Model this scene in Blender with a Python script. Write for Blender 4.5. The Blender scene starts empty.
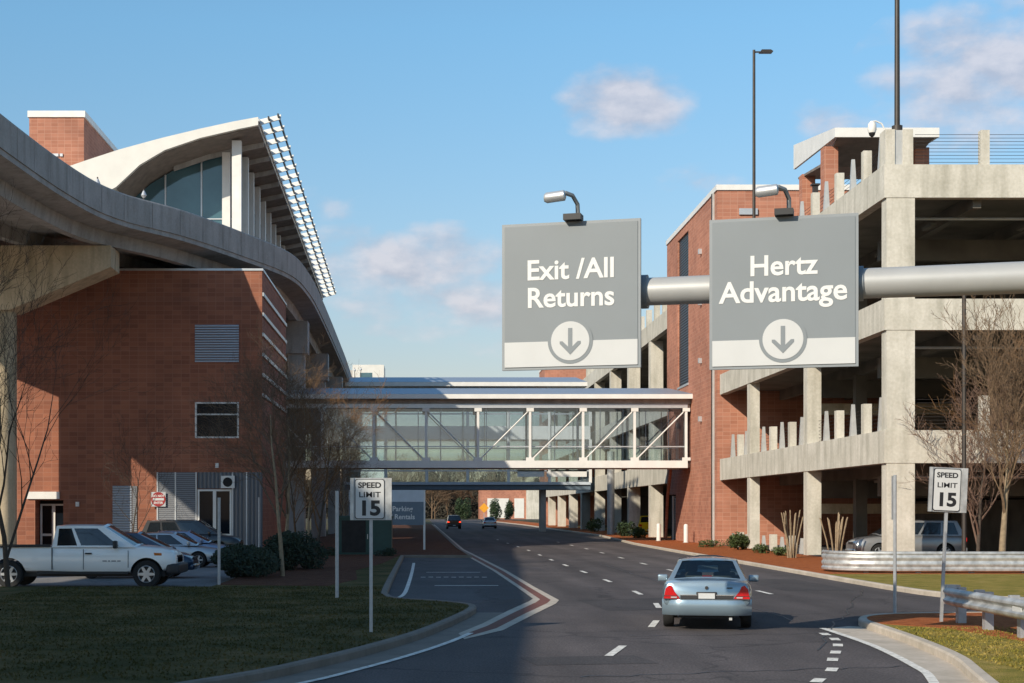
import bpy, bmesh, math, random
from mathutils import Vector, Matrix
from mathutils.geometry import tessellate_polygon
R = math.radians
random.seed(7)
scene = bpy.context.scene
COL = scene.collection

# ------------------------------------------------------------------ materials
def nt(name):
    m = bpy.data.materials.new(name); m.use_nodes = True
    return m, m.node_tree.nodes, m.node_tree.links, m.node_tree.nodes['Principled BSDF']

def mat(name, col, rough=.6, metal=0., var=.15, scale=3., bump=0., bscale=20., coat=0., spec=.5, stretch=(1, 1, 1), detail=6., world=False):
    """base colour broken up by two octaves of noise"""
    m, n, l, b = nt(name)
    tc = n.new('ShaderNodeTexCoord'); mp = n.new('ShaderNodeMapping'); mp.inputs['Scale'].default_value = stretch
    if world:
        g = n.new('ShaderNodeNewGeometry'); l.new(g.outputs['Position'], mp.inputs['Vector'])
    else:
        l.new(tc.outputs['Object'], mp.inputs['Vector'])
    tx = n.new('ShaderNodeTexNoise'); tx.inputs['Scale'].default_value = scale; tx.inputs['Detail'].default_value = detail
    l.new(mp.outputs['Vector'], tx.inputs['Vector'])
    rp = n.new('ShaderNodeValToRGB')
    rp.color_ramp.elements[0].position = .3; rp.color_ramp.elements[1].position = .72
    rp.color_ramp.elements[0].color = tuple(c * (1 - var) for c in col) + (1,)
    rp.color_ramp.elements[1].color = tuple(min(1, c * (1 + var)) for c in col) + (1,)
    l.new(tx.outputs['Fac'], rp.inputs['Fac']); l.new(rp.outputs['Color'], b.inputs['Base Color'])
    b.inputs['Roughness'].default_value = rough; b.inputs['Metallic'].default_value = metal
    b.inputs['Coat Weight'].default_value = coat; b.inputs['Specular IOR Level'].default_value = spec
    b.inputs['Coat Roughness'].default_value = .04
    if bump:
        t2 = n.new('ShaderNodeTexNoise'); t2.inputs['Scale'].default_value = bscale; t2.inputs['Detail'].default_value = 5
        l.new(mp.outputs['Vector'], t2.inputs['Vector'])
        bp = n.new('ShaderNodeBump'); bp.inputs['Strength'].default_value = bump; bp.inputs['Distance'].default_value = .05
        l.new(t2.outputs['Fac'], bp.inputs['Height']); l.new(bp.outputs['Normal'], b.inputs['Normal'])
    return m

def concrete(name, col, streak=.25, rough=.85):
    """cast concrete: blotches, vertical rain streaks, faint board joints"""
    m, n, l, b = nt(name)
    g = n.new('ShaderNodeNewGeometry')
    def noise(sc, st, det=6):
        mp = n.new('ShaderNodeMapping'); mp.inputs['Scale'].default_value = st; l.new(g.outputs['Position'], mp.inputs['Vector'])
        t = n.new('ShaderNodeTexNoise'); t.inputs['Scale'].default_value = sc; t.inputs['Detail'].default_value = det
        l.new(mp.outputs['Vector'], t.inputs['Vector']); return t
    a = noise(.9, (1, 1, .8)); s = noise(2.2, (1, 1, .12)); f = noise(9, (1, 1, 1))
    def ramp(t, lo, hi, p0=.3, p1=.7):
        r = n.new('ShaderNodeValToRGB'); r.color_ramp.elements[0].position = p0; r.color_ramp.elements[1].position = p1
        r.color_ramp.elements[0].color = (lo, lo, lo * .97, 1); r.color_ramp.elements[1].color = (hi, hi, hi, 1)
        l.new(t.outputs['Fac'], r.inputs['Fac']); return r
    def mul(x, y):
        k = n.new('ShaderNodeMix'); k.data_type = 'RGBA'; k.blend_type = 'MULTIPLY'; k.inputs[0].default_value = 1
        l.new(x, k.inputs[6]); l.new(y, k.inputs[7]); return k.outputs[2]
    base = n.new('ShaderNodeRGB'); base.outputs[0].default_value = col + (1,)
    c = mul(base.outputs[0], ramp(a, .84, 1.08).outputs[0])
    c = mul(c, ramp(s, 1 - streak, 1.03, .28, .55).outputs[0])
    c = mul(c, ramp(f, .9, 1.06).outputs[0])
    l.new(c, b.inputs['Base Color']); b.inputs['Roughness'].default_value = rough
    bp = n.new('ShaderNodeBump'); bp.inputs['Strength'].default_value = .25; bp.inputs['Distance'].default_value = .03
    l.new(f.outputs['Fac'], bp.inputs['Height']); l.new(bp.outputs['Normal'], b.inputs['Normal'])
    return m

def brick(name, c1, c2, mortar, bw=.42, rh=.2, msize=.016, band=True):
    """running bond; x+y drives the courses so both wall directions read true"""
    m, n, l, b = nt(name)
    g = n.new('ShaderNodeNewGeometry'); sp = n.new('ShaderNodeSeparateXYZ'); l.new(g.outputs['Position'], sp.inputs[0])
    ad = n.new('ShaderNodeMath'); ad.operation = 'ADD'; l.new(sp.outputs['X'], ad.inputs[0]); l.new(sp.outputs['Y'], ad.inputs[1])
    cb = n.new('ShaderNodeCombineXYZ'); l.new(ad.outputs[0], cb.inputs['X']); l.new(sp.outputs['Z'], cb.inputs['Y'])
    t = n.new('ShaderNodeTexBrick'); l.new(cb.outputs[0], t.inputs['Vector'])
    t.inputs['Color1'].default_value = c1 + (1,); t.inputs['Color2'].default_value = c2 + (1,); t.inputs['Mortar'].default_value = mortar + (1,)
    t.inputs['Scale'].default_value = 1; t.inputs['Mortar Size'].default_value = msize; t.inputs['Brick Width'].default_value = bw
    t.inputs['Row Height'].default_value = rh; t.offset = 0; t.inputs['Mortar Smooth'].default_value = .4; t.inputs['Bias'].default_value = -.1
    ns = n.new('ShaderNodeTexNoise'); ns.inputs['Scale'].default_value = .35; ns.inputs['Detail'].default_value = 8; l.new(g.outputs['Position'], ns.inputs['Vector'])
    r = n.new('ShaderNodeValToRGB'); r.color_ramp.elements[0].position = .3; r.color_ramp.elements[1].position = .7
    r.color_ramp.elements[0].color = (.78, .76, .76, 1); r.color_ramp.elements[1].color = (1.12, 1.1, 1.08, 1)
    l.new(ns.outputs['Fac'], r.inputs['Fac'])
    k = n.new('ShaderNodeMix'); k.data_type = 'RGBA'; k.blend_type = 'MULTIPLY'; k.inputs[0].default_value = 1
    l.new(t.outputs['Color'], k.inputs[6]); l.new(r.outputs[0], k.inputs[7])
    out = k.outputs[2]
    if band:  # a soldier course of a different tone every few metres
        fr = n.new('ShaderNodeMath'); fr.operation = 'MODULO'; l.new(sp.outputs['Z'], fr.inputs[0]); fr.inputs[1].default_value = 2.8
        lt = n.new('ShaderNodeMath'); lt.operation = 'LESS_THAN'; l.new(fr.outputs[0], lt.inputs[0]); lt.inputs[1].default_value = .2
        sc = n.new('ShaderNodeMath'); sc.operation = 'MULTIPLY'; l.new(lt.outputs[0], sc.inputs[0]); sc.inputs[1].default_value = float(band)
        k2 = n.new('ShaderNodeMix'); k2.data_type = 'RGBA'; l.new(sc.outputs[0], k2.inputs[0]); l.new(out, k2.inputs[6])
        k2.inputs[7].default_value = (.45, .3, .24, 1); out = k2.outputs[2]
    l.new(out, b.inputs['Base Color']); b.inputs['Roughness'].default_value = .85
    bp = n.new('ShaderNodeBump'); bp.inputs['Strength'].default_value = .4; bp.inputs['Distance'].default_value = .01; bp.invert = True
    l.new(t.outputs['Fac'], bp.inputs['Height']); l.new(bp.outputs['Normal'], b.inputs['Normal'])
    return m

def asphalt(name, col, wheel=.12):
    m, n, l, b = nt(name)
    g = n.new('ShaderNodeNewGeometry')
    def noise(sc, st=(1, 1, 1), det=8):
        mp = n.new('ShaderNodeMapping'); mp.inputs['Scale'].default_value = st; l.new(g.outputs['Position'], mp.inputs['Vector'])
        t = n.new('ShaderNodeTexNoise'); t.inputs['Scale'].default_value = sc; t.inputs['Detail'].default_value = det
        l.new(mp.outputs['Vector'], t.inputs['Vector']); return t
    big = noise(.12, (1, .35, 1)); streak = noise(.9, (1, .06, 1)); fine = noise(30, (1, .5, 1), 3)
    base = n.new('ShaderNodeRGB'); base.outputs[0].default_value = col + (1,)
    c = base.outputs[0]
    for t, lo, hi, p0, p1 in ((big, .8, 1.2, .35, .65), (streak, 1 - wheel, 1 + wheel, .3, .7), (fine, .6, 1.45, .25, .75)):
        r = n.new('ShaderNodeValToRGB'); r.color_ramp.elements[0].position = p0; r.color_ramp.elements[1].position = p1
        r.color_ramp.elements[0].color = (lo, lo, lo, 1); r.color_ramp.elements[1].color = (hi, hi, hi, 1)
        l.new(t.outputs['Fac'], r.inputs['Fac'])
        k = n.new('ShaderNodeMix'); k.data_type = 'RGBA'; k.blend_type = 'MULTIPLY'; k.inputs[0].default_value = 1
        l.new(c, k.inputs[6]); l.new(r.outputs[0], k.inputs[7]); c = k.outputs[2]
    sx_ = n.new('ShaderNodeSeparateXYZ'); l.new(g.outputs['Position'], sx_.inputs[0])
    wob = n.new('ShaderNodeMath'); wob.operation = 'MULTIPLY_ADD'; l.new(big.outputs['Fac'], wob.inputs[0]); wob.inputs[1].default_value = 1.2; l.new(sx_.outputs['X'], wob.inputs[2])
    ph = n.new('ShaderNodeMath'); ph.operation = 'MULTIPLY'; l.new(wob.outputs[0], ph.inputs[0]); ph.inputs[1].default_value = 2 * math.pi / 1.85
    cs = n.new('ShaderNodeMath'); cs.operation = 'COSINE'; l.new(ph.outputs[0], cs.inputs[0])
    mr = n.new('ShaderNodeMapRange'); l.new(cs.outputs[0], mr.inputs[0]); mr.inputs[1].default_value = -1; mr.inputs[2].default_value = 1; mr.inputs[3].default_value = 1 - wheel * .55; mr.inputs[4].default_value = 1 + wheel * .55
    kw = n.new('ShaderNodeMix'); kw.data_type = 'RGBA'; kw.blend_type = 'MULTIPLY'; kw.inputs[0].default_value = 1; l.new(c, kw.inputs[6]); l.new(mr.outputs[0], kw.inputs[7]); c = kw.outputs[2]
    mid = noise(.7, (1, .45, 1), 9)
    vo = n.new('ShaderNodeTexVoronoi'); vo.feature = 'DISTANCE_TO_EDGE'; vo.inputs['Scale'].default_value = .16
    wv = n.new('ShaderNodeTexNoise'); wv.inputs['Scale'].default_value = 1.2; wv.inputs['Detail'].default_value = 6; l.new(g.outputs['Position'], wv.inputs['Vector'])
    va = n.new('ShaderNodeVectorMath'); va.operation = 'MULTIPLY_ADD'; l.new(wv.outputs['Color'], va.inputs[0]); va.inputs[1].default_value = (1.6, 1.6, 0); l.new(g.outputs['Position'], va.inputs[2]); l.new(va.outputs[0], vo.inputs['Vector'])
    for src, lo, hi, p0, p1 in ((mid.outputs['Fac'], .86, 1.16, .35, .65), (vo.outputs['Distance'], .62, 1.0, .002, .010)):
        r = n.new('ShaderNodeValToRGB'); r.color_ramp.elements[0].position = p0; r.color_ramp.elements[1].position = p1
        r.color_ramp.elements[0].color = (lo, lo, lo, 1); r.color_ramp.elements[1].color = (hi, hi * .99, hi * .98, 1)
        l.new(src, r.inputs['Fac'])
        k = n.new('ShaderNodeMix'); k.data_type = 'RGBA'; k.blend_type = 'MULTIPLY'; k.inputs[0].default_value = 1
        l.new(c, k.inputs[6]); l.new(r.outputs[0], k.inputs[7]); c = k.outputs[2]
    l.new(c, b.inputs['Base Color']); b.inputs['Roughness'].default_value = .9; b.inputs['Specular IOR Level'].default_value = .3
    bp = n.new('ShaderNodeBump'); bp.inputs['Strength'].default_value = .5; bp.inputs['Distance'].default_value = .012
    l.new(fine.outputs['Fac'], bp.inputs['Height']); l.new(bp.outputs['Normal'], b.inputs['Normal'])
    return m

def glass(name, tint, refl=.12, rough=.02):
    m, n, l, b = nt(name); n.remove(b)
    o = n['Material Output']; tr = n.new('ShaderNodeBsdfTransparent'); tr.inputs[0].default_value = tint + (1,)
    gl = n.new('ShaderNodeBsdfGlossy'); gl.inputs['Roughness'].default_value = rough
    fr = n.new('ShaderNodeFresnel'); fr.inputs['IOR'].default_value = 1.5
    ad = n.new('ShaderNodeMath'); ad.operation = 'ADD'; l.new(fr.outputs[0], ad.inputs[0]); ad.inputs[1].default_value = refl - .04; ad.use_clamp = True
    mx = n.new('ShaderNodeMixShader'); l.new(ad.outputs[0], mx.inputs[0]); l.new(tr.outputs[0], mx.inputs[1]); l.new(gl.outputs[0], mx.inputs[2])
    l.new(mx.outputs[0], o.inputs['Surface']); return m

def ribbed(name, col, period=.1, horizontal=True, depth=.6, metal=.3, rough=.45):
    """sheet metal with louvre or rib corrugation"""
    m, n, l, b = nt(name)
    g = n.new('ShaderNodeNewGeometry'); sp = n.new('ShaderNodeSeparateXYZ'); l.new(g.outputs['Position'], sp.inputs[0])
    if horizontal: src = sp.outputs['Z']
    else:
        ad = n.new('ShaderNodeMath'); l.new(sp.outputs['X'], ad.inputs[0]); l.new(sp.outputs['Y'], ad.inputs[1]); src = ad.outputs[0]
    mu = n.new('ShaderNodeMath'); mu.operation = 'MULTIPLY'; l.new(src, mu.inputs[0]); mu.inputs[1].default_value = 2 * math.pi / period
    si = n.new('ShaderNodeMath'); si.operation = 'SINE'; l.new(mu.outputs[0], si.inputs[0])
    mr = n.new('ShaderNodeMapRange'); l.new(si.outputs[0], mr.inputs[0]); mr.inputs[1].default_value = -1; mr.inputs[2].default_value = 1
    mr.inputs[3].default_value = 1 - depth; mr.inputs[4].default_value = 1.1
    k = n.new('ShaderNodeMix'); k.data_type = 'RGBA'; k.blend_type = 'MULTIPLY'; k.inputs[0].default_value = 1
    k.inputs[6].default_value = col + (1,); l.new(mr.outputs[0], k.inputs[7]); l.new(k.outputs[2], b.inputs['Base Color'])
    b.inputs['Metallic'].default_value = metal; b.inputs['Roughness'].default_value = rough
    bp = n.new('ShaderNodeBump'); bp.inputs['Strength'].default_value = .6; bp.inputs['Distance'].default_value = .03
    l.new(si.outputs[0], bp.inputs['Height']); l.new(bp.outputs['Normal'], b.inputs['Normal'])
    return m

def ground_cover(name, cols, scale=6., fine=40., bump=.8):
    m, n, l, b = nt(name)
    g = n.new('ShaderNodeNewGeometry')
    t = n.new('ShaderNodeTexNoise'); t.inputs['Scale'].default_value = scale; t.inputs['Detail'].default_value = 10; t.inputs['Roughness'].default_value = .75
    f = n.new('ShaderNodeTexNoise'); f.inputs['Scale'].default_value = fine; f.inputs['Detail'].default_value = 4
    l.new(g.outputs['Position'], t.inputs['Vector']); l.new(g.outputs['Position'], f.inputs['Vector'])
    r = n.new('ShaderNodeValToRGB'); e = r.color_ramp.elements
    while len(e) < len(cols): e.new(.5)
    for i, c in enumerate(cols):
        e[i].position = .3 + .4 * i / (len(cols) - 1); e[i].color = c + (1,)
    l.new(t.outputs['Fac'], r.inputs['Fac'])
    r2 = n.new('ShaderNodeValToRGB'); r2.color_ramp.elements[0].position = .3; r2.color_ramp.elements[1].position = .7
    r2.color_ramp.elements[0].color = (.5, .5, .5, 1); r2.color_ramp.elements[1].color = (1.4, 1.4, 1.4, 1); l.new(f.outputs['Fac'], r2.inputs['Fac'])
    k = n.new('ShaderNodeMix'); k.data_type = 'RGBA'; k.blend_type = 'MULTIPLY'; k.inputs[0].default_value = 1
    l.new(r.outputs[0], k.inputs[6]); l.new(r2.outputs[0], k.inputs[7]); l.new(k.outputs[2], b.inputs['Base Color'])
    b.inputs['Roughness'].default_value = .95; b.inputs['Specular IOR Level'].default_value = .15
    bp = n.new('ShaderNodeBump'); bp.inputs['Strength'].default_value = bump; bp.inputs['Distance'].default_value = .06
    l.new(f.outputs['Fac'], bp.inputs['Height']); l.new(bp.outputs['Normal'], b.inputs['Normal'])
    return m

M = {}
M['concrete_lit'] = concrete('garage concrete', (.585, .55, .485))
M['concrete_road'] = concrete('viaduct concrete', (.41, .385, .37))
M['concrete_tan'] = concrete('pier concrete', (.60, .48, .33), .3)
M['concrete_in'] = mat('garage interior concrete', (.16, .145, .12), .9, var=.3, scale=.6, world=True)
M['kerb'] = concrete('kerb concrete', (.50, .43, .36), .12)
M['kerb_dark'] = concrete('shaded kerb concrete', (.19, .16, .135), .15)  # darker copy for the left kerbs, shade put into the colour
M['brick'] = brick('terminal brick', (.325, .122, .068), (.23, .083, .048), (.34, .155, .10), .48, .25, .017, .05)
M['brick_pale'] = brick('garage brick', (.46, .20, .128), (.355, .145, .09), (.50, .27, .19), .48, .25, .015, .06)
M['brick_strip'] = brick('paver brick', (.19, .062, .04), (.15, .05, .035), (.2, .1, .08), .2, .1, .01, False)
M['asphalt'] = asphalt('asphalt', (.080, .069, .069), .18)
M['asphalt_lot'] = asphalt('lot asphalt', (.075, .075, .08), .06)
M['lot_conc'] = asphalt('lot paving', (.19, .185, .185), .06)
M['white_line'] = mat('road paint', (.72, .69, .63), .8, var=.22, scale=5, bump=.2, bscale=50, world=True)
def worn(m):
    nn, ll = m.node_tree.nodes, m.node_tree.links; b_ = nn['Principled BSDF']; src = b_.inputs['Base Color'].links[0].from_socket
    gg = nn.new('ShaderNodeNewGeometry'); t_ = nn.new('ShaderNodeTexNoise'); t_.inputs['Scale'].default_value = 11; t_.inputs['Detail'].default_value = 8; t_.inputs['Roughness'].default_value = .7; ll.new(gg.outputs['Position'], t_.inputs['Vector'])
    rr = nn.new('ShaderNodeValToRGB'); rr.color_ramp.elements[0].position = .53; rr.color_ramp.elements[1].position = .72; ll.new(t_.outputs['Fac'], rr.inputs[0])
    mm = nn.new('ShaderNodeMix'); mm.data_type = 'RGBA'; ll.new(rr.outputs[0], mm.inputs[0]); ll.new(src, mm.inputs[6]); mm.inputs[7].default_value = (.15, .14, .135, 1); ll.new(mm.outputs[2], b_.inputs['Base Color'])
worn(M['white_line'])
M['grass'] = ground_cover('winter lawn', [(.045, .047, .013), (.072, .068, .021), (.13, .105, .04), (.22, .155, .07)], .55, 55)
M['dirt'] = ground_cover('dry ground', [(.06, .06, .03), (.10, .09, .05), (.12, .10, .06)], .4, 20)
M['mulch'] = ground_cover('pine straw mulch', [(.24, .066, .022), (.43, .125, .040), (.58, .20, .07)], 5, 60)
M['mulch_dark'] = ground_cover('shaded bark mulch', [(.07, .032, .020), (.13, .055, .032), (.20, .09, .055)], 3, 60)  # left beds lie in shade; that shade is put into this darker colour
M['grass_lit'] = ground_cover('sunlit lawn copy', [(.13, .13, .020), (.25, .21, .040), (.36, .27, .07), (.44, .32, .11)], 1.4, 55)  # brighter copy of the lawn, with sunlight put into the colour
M['white'] = mat('white paint', (.74, .72, .68), .45, var=.06, scale=1.5)
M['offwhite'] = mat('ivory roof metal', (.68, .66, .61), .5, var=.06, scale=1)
M['fin_white'] = mat('galvanised white steel', (.50, .495, .475), .4, .2, var=.1, scale=3)
M['roofmetal'] = ribbed('standing seam roof', (.50, .55, .62), .45, False, .3, .6, .4)
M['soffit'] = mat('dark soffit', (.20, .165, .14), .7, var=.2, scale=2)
M['frame_alu'] = mat('aluminium frame', (.55, .56, .57), .4, .5, var=.06)
M['galv'] = mat('galvanised steel', (.50, .50, .49), .45, .5, var=.3, scale=4, bump=.05, bscale=6)
M['galv_post'] = mat('galvanised post', (.42, .43, .44), .5, .4, var=.12, scale=8)
M['pipe'] = mat('painted pipe', (.40, .40, .39), .42, .15, var=.06, scale=2)
M['dark_metal'] = mat('dark bronze metal', (.055, .046, .04), .5, .4, var=.15)
M['black'] = mat('black rubber', (.016, .016, .017), .75, var=.2, scale=6)
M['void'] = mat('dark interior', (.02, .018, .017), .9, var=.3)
M['sign_grey'] = mat('sign grey sheeting', (.19, .213, .228), .5, var=.035, scale=1.2)
M['sign_white'] = mat('sign white sheeting', (.53, .535, .53), .5, var=.03, scale=2)
M['sign_edge'] = mat('sign edge aluminium', (.23, .25, .265), .5, .1, var=.05)
M['sign_slate'] = mat('slate sign panel', (.12, .165, .21), .5, var=.06)
M['sign_band'] = mat('pale sign band', (.50, .55, .60), .5, var=.06)
M['sign_red'] = mat('sign red', (.30, .02, .02), .5, var=.06)
M['sign_yellow'] = mat('sign amber', (.75, .33, .02), .5, var=.06)
M['ink'] = mat('sign black', (.012, .012, .014), .5, var=.05)
M['letter'] = mat('sign lettering white', (.68, .68, .66), .5, var=.02)
M['louver'] = ribbed('louvre metal', (.42, .46, .52), .14, True, .45)
M['louver_dark'] = ribbed('dark louvre metal', (.05, .053, .058), .2, True, .5)
M['siding'] = ribbed('grey ribbed siding', (.27, .28, .30), .11, True, .5)
M['siding_fin'] = ribbed('grey vertical siding', (.12, .13, .15), .22, False, .3)
M['win_dark'] = mat('dark window glass', (.008, .012, .018), .12, var=.2, scale=.6, spec=.22)
M['curtain'] = mat('teal curtain glass', (.06, .13, .155), .05, var=.25, scale=.4, spec=.9)
M['bridge_glass'] = glass('bridge glazing', (.86, .90, .93), .09)
M['rail_glass'] = glass('greenish lower glazing', (.88, .94, .95), .10)
M['green_box'] = mat('dark green enamel', (.012, .05, .042), .45, var=.15)
M['bark'] = mat('warm brown twigs', (.17, .11, .065), .9, var=.3, scale=9)
M['bark_tan'] = mat('tan smooth bark', (.27, .20, .125), .85, var=.25, scale=8)
M['bark_dark'] = mat('dark bark', (.065, .048, .035), .9, var=.3, scale=9)
M['twig_rust'] = mat('rust brown twigs', (.17, .088, .036), .9, var=.3, scale=5)
M['leaf'] = mat('evergreen leaf', (.030, .052, .016), .7, var=.5, scale=3)
M['leaf_lit'] = mat('olive shrub leaf', (.062, .085, .020), .7, var=.45, scale=4)
M['leaf_dark'] = mat('dark hedge leaf', (.018, .030, .012), .75, var=.5, scale=3)
def paint(name, col, metal=.35, rough=.32):
    return mat(name, col, rough, metal, var=.03, scale=2, coat=.8)
M['car_silverblue'] = paint('silver blue car paint', (.26, .345, .41), .5, .28)
M['car_white'] = paint('white car paint', (.84, .83, .80), 0, .4)
M['car_navy'] = paint('navy car paint', (.022, .040, .075), .3)
M['car_silver'] = paint('silver car paint', (.45, .47, .49), .5)
M['car_pale'] = paint('pale blue car paint', (.22, .28, .40), .4)
M['car_black'] = paint('black car paint', (.012, .013, .016), .2)
M['car_yellow'] = paint('yellow car paint', (.75, .55, .01), 0)
M['car_white_shaded'] = paint('shaded white car paint', (.30, .30, .30), .45)  # white paint with the garage shade put into its colour
M['car_glass'] = glass('tinted car glass', (.55, .62, .56), .10)
M['car_glass_dark'] = mat('dark car glass', (.012, .016, .02), .05, var=.1, spec=.8)
M['rubber'] = mat('tyre rubber', (.014, .014, .014), .85, var=.2, scale=10)
M['rim'] = mat('alloy rim', (.52, .53, .54), .35, .7, var=.08)
M['chrome'] = mat('bright trim', (.62, .63, .65), .22, .8, var=.05)
M['plastic'] = mat('dark trim plastic', (.022, .022, .024), .6, var=.15)
M['tail_red'] = mat('red tail lens', (.50, .008, .010), .18, var=.12, scale=14, coat=.6)
M['amber'] = mat('amber lens', (.55, .16, .03), .2, var=.1, scale=10, coat=.5)
M['lens'] = mat('clear lens', (.55, .57, .58), .12, .2, var=.12, scale=12, coat=.6)
M['seat'] = mat('seat cloth', (.10, .095, .085), .9, var=.2)
def lamp_mat():
    m, n, l, b = nt('lit tail lamp'); b.inputs['Base Color'].default_value = (.6, .02, .01, 1)
    b.inputs['Emission Color'].default_value = (1, .06, .02, 1); b.inputs['Emission Strength'].default_value = 2.2; return m
M['tail_lit'] = lamp_mat()

# ------------------------------------------------------------------ mesh builder
class MB:
    def __init__(s, o=(0, 0, 0)):
        s.v, s.f, s.o = [], [], Vector(o)
    def add(s, vs, fs):
        k = len(s.v); s.v += [Vector(v) for v in vs]; s.f += [tuple(i + k for i in f) for f in fs]; return s
    def hexa(s, p):     # 4 bottom (ccw), 4 top
        return s.add(p, [(3, 2, 1, 0), (4, 5, 6, 7), (0, 1, 5, 4), (1, 2, 6, 5), (2, 3, 7, 6), (3, 0, 4, 7)])
    def box(s, x0, x1, y0, y1, z0, z1):
        return s.hexa([(x0, y0, z0), (x1, y0, z0), (x1, y1, z0), (x0, y1, z0), (x0, y0, z1), (x1, y0, z1), (x1, y1, z1), (x0, y1, z1)])
    def taper(s, x, y, z0, z1, a0, b0, a1, b1):
        return s.hexa([(x - a0, y - b0, z0), (x + a0, y - b0, z0), (x + a0, y + b0, z0), (x - a0, y + b0, z0),
                       (x - a1, y - b1, z1), (x + a1, y - b1, z1), (x + a1, y + b1, z1), (x - a1, y + b1, z1)])
    def poly_y(s, pts, y0, y1):    # outline in XZ swept along Y
        n = len(pts); vs = [(x, y0, z) for x, z in pts] + [(x, y1, z) for x, z in pts]
        return s.add(vs, [tuple(range(n)), tuple(range(2 * n - 1, n - 1, -1))] + [(i, i + n, (i + 1) % n + n, (i + 1) % n) for i in range(n)])
    def poly_x(s, pts, x0, x1):    # outline in YZ swept along X
        n = len(pts); vs = [(x0, y, z) for y, z in pts] + [(x1, y, z) for y, z in pts]
        return s.add(vs, [tuple(range(n)), tuple(range(2 * n - 1, n - 1, -1))] + [(i, i + n, (i + 1) % n + n, (i + 1) % n) for i in range(n)])
    def poly_z(s, pts, z0, z1):
        n = len(pts); tri = tessellate_polygon([[Vector((x, y, 0)) for x, y in pts]])
        vs = [(x, y, z0) for x, y in pts] + [(x, y, z1) for x, y in pts]
        area = sum(pts[i][0] * pts[(i + 1) % n][1] - pts[(i + 1) % n][0] * pts[i][1] for i in range(n))
        up = []
        for a, b, c in tri:
            A, B, C_ = pts[a], pts[b], pts[c]
            cr = (B[0] - A[0]) * (C_[1] - A[1]) - (B[1] - A[1]) * (C_[0] - A[0])
            up.append((a + n, b + n, c + n) if cr > 0 else (c + n, b + n, a + n))
        side = [(i, (i + 1) % n, (i + 1) % n + n, i + n) if area > 0 else (i, i + n, (i + 1) % n + n, (i + 1) % n) for i in range(n)]
        return s.add(vs, up + side)
    def sheet(s, pts, z):
        n = len(pts); tri = tessellate_polygon([[Vector((x, y, 0)) for x, y in pts]]); up = []
        for a, b, c in tri:
            A, B, C_ = pts[a], pts[b], pts[c]
            cr = (B[0] - A[0]) * (C_[1] - A[1]) - (B[1] - A[1]) * (C_[0] - A[0])
            up.append((a, b, c) if cr > 0 else (c, b, a))
        return s.add([(x, y, z) for x, y in pts], up)
    def ribbon(s, path, w, z, side=0):
        """flat strip along a plan path; side -1/0/1 puts the width left/both/right"""
        L = offset(path, w * (.5 if side == 0 else (1 if side < 0 else 0))); Rr = offset(path, -w * (.5 if side == 0 else (1 if side > 0 else 0)))
        n = len(path)
        return s.add([(x, y, z) for x, y in Rr] + [(x, y, z) for x, y in L], [(i, i + 1, i + 1 + n, i + n) for i in range(n - 1)])
    def tube(s, pts, rad, n=8, cap=True):
        pts = [Vector(p) for p in pts]
        if not hasattr(rad, '__len__'): rad = [rad] * len(pts)
        k = len(s.v); ref = None
        for i, p in enumerate(pts):
            t = (pts[min(i + 1, len(pts) - 1)] - pts[max(i - 1, 0)])
            t = t.normalized() if t.length > 1e-9 else Vector((0, 0, 1))
            if ref is None: ref = Vector((1, 0, 0)) if abs(t.x) < .8 else Vector((0, 1, 0))
            u = (ref - t * ref.dot(t)).normalized(); w = t.cross(u); ref = u
            for j in range(n):
                a = 2 * math.pi * j / n; s.v.append(p + (u * math.cos(a) + w * math.sin(a)) * rad[i])
        for i in range(len(pts) - 1):
            for j in range(n):
                a, b = k + i * n + j, k + i * n + (j + 1) % n; s.f.append((a, b, b + n, a + n))
        if cap:
            s.f.append(tuple(k + j for j in reversed(range(n)))); e = k + (len(pts) - 1) * n; s.f.append(tuple(e + j for j in range(n)))
        return s
    def lathe_x(s, prof, c, n=24):   # profile (x, r) revolved about the X axis through c
        k = len(s.v); m = len(prof)
        for j in range(n):
            a = 2 * math.pi * j / n
            for x, r in prof: s.v.append(Vector((c[0] + x, c[1] + r * math.cos(a), c[2] + r * math.sin(a))))
        for j in range(n):
            for i in range(m - 1):
                a, b = k + j * m + i, k + ((j + 1) % n) * m + i; s.f.append((a, b, b + 1, a + 1))
        return s
    def disc_y(s, cx, cz, r, y0, y1, n=40):
        return s.poly_y([(cx + r * math.cos(2 * math.pi * i / n), cz + r * math.sin(2 * math.pi * i / n)) for i in range(n)], y0, y1)
    def build(s, name, m, parent=None, smooth=None, kind=None, keep=False):
        me = bpy.data.meshes.new(name); me.from_pydata([v - s.o for v in s.v], [], s.f); me.update()
        bm = bmesh.new(); bm.from_mesh(me)
        if keep: bmesh.ops.remove_doubles(bm, verts=bm.verts, dist=.001)
        elif smooth != 'raw': bmesh.ops.recalc_face_normals(bm, faces=bm.faces)
        bm.to_mesh(me); bm.free()
        ob = bpy.data.objects.new(name, me); COL.objects.link(ob); me.materials.append(m)
        if smooth and smooth != 'raw':
            me.shade_smooth(); me.set_sharp_from_angle(angle=R(smooth))
        if parent is not None: ob.parent = parent
        elif s.o.length: ob.location = s.o
        if kind: ob['kind'] = kind
        return ob

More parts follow.
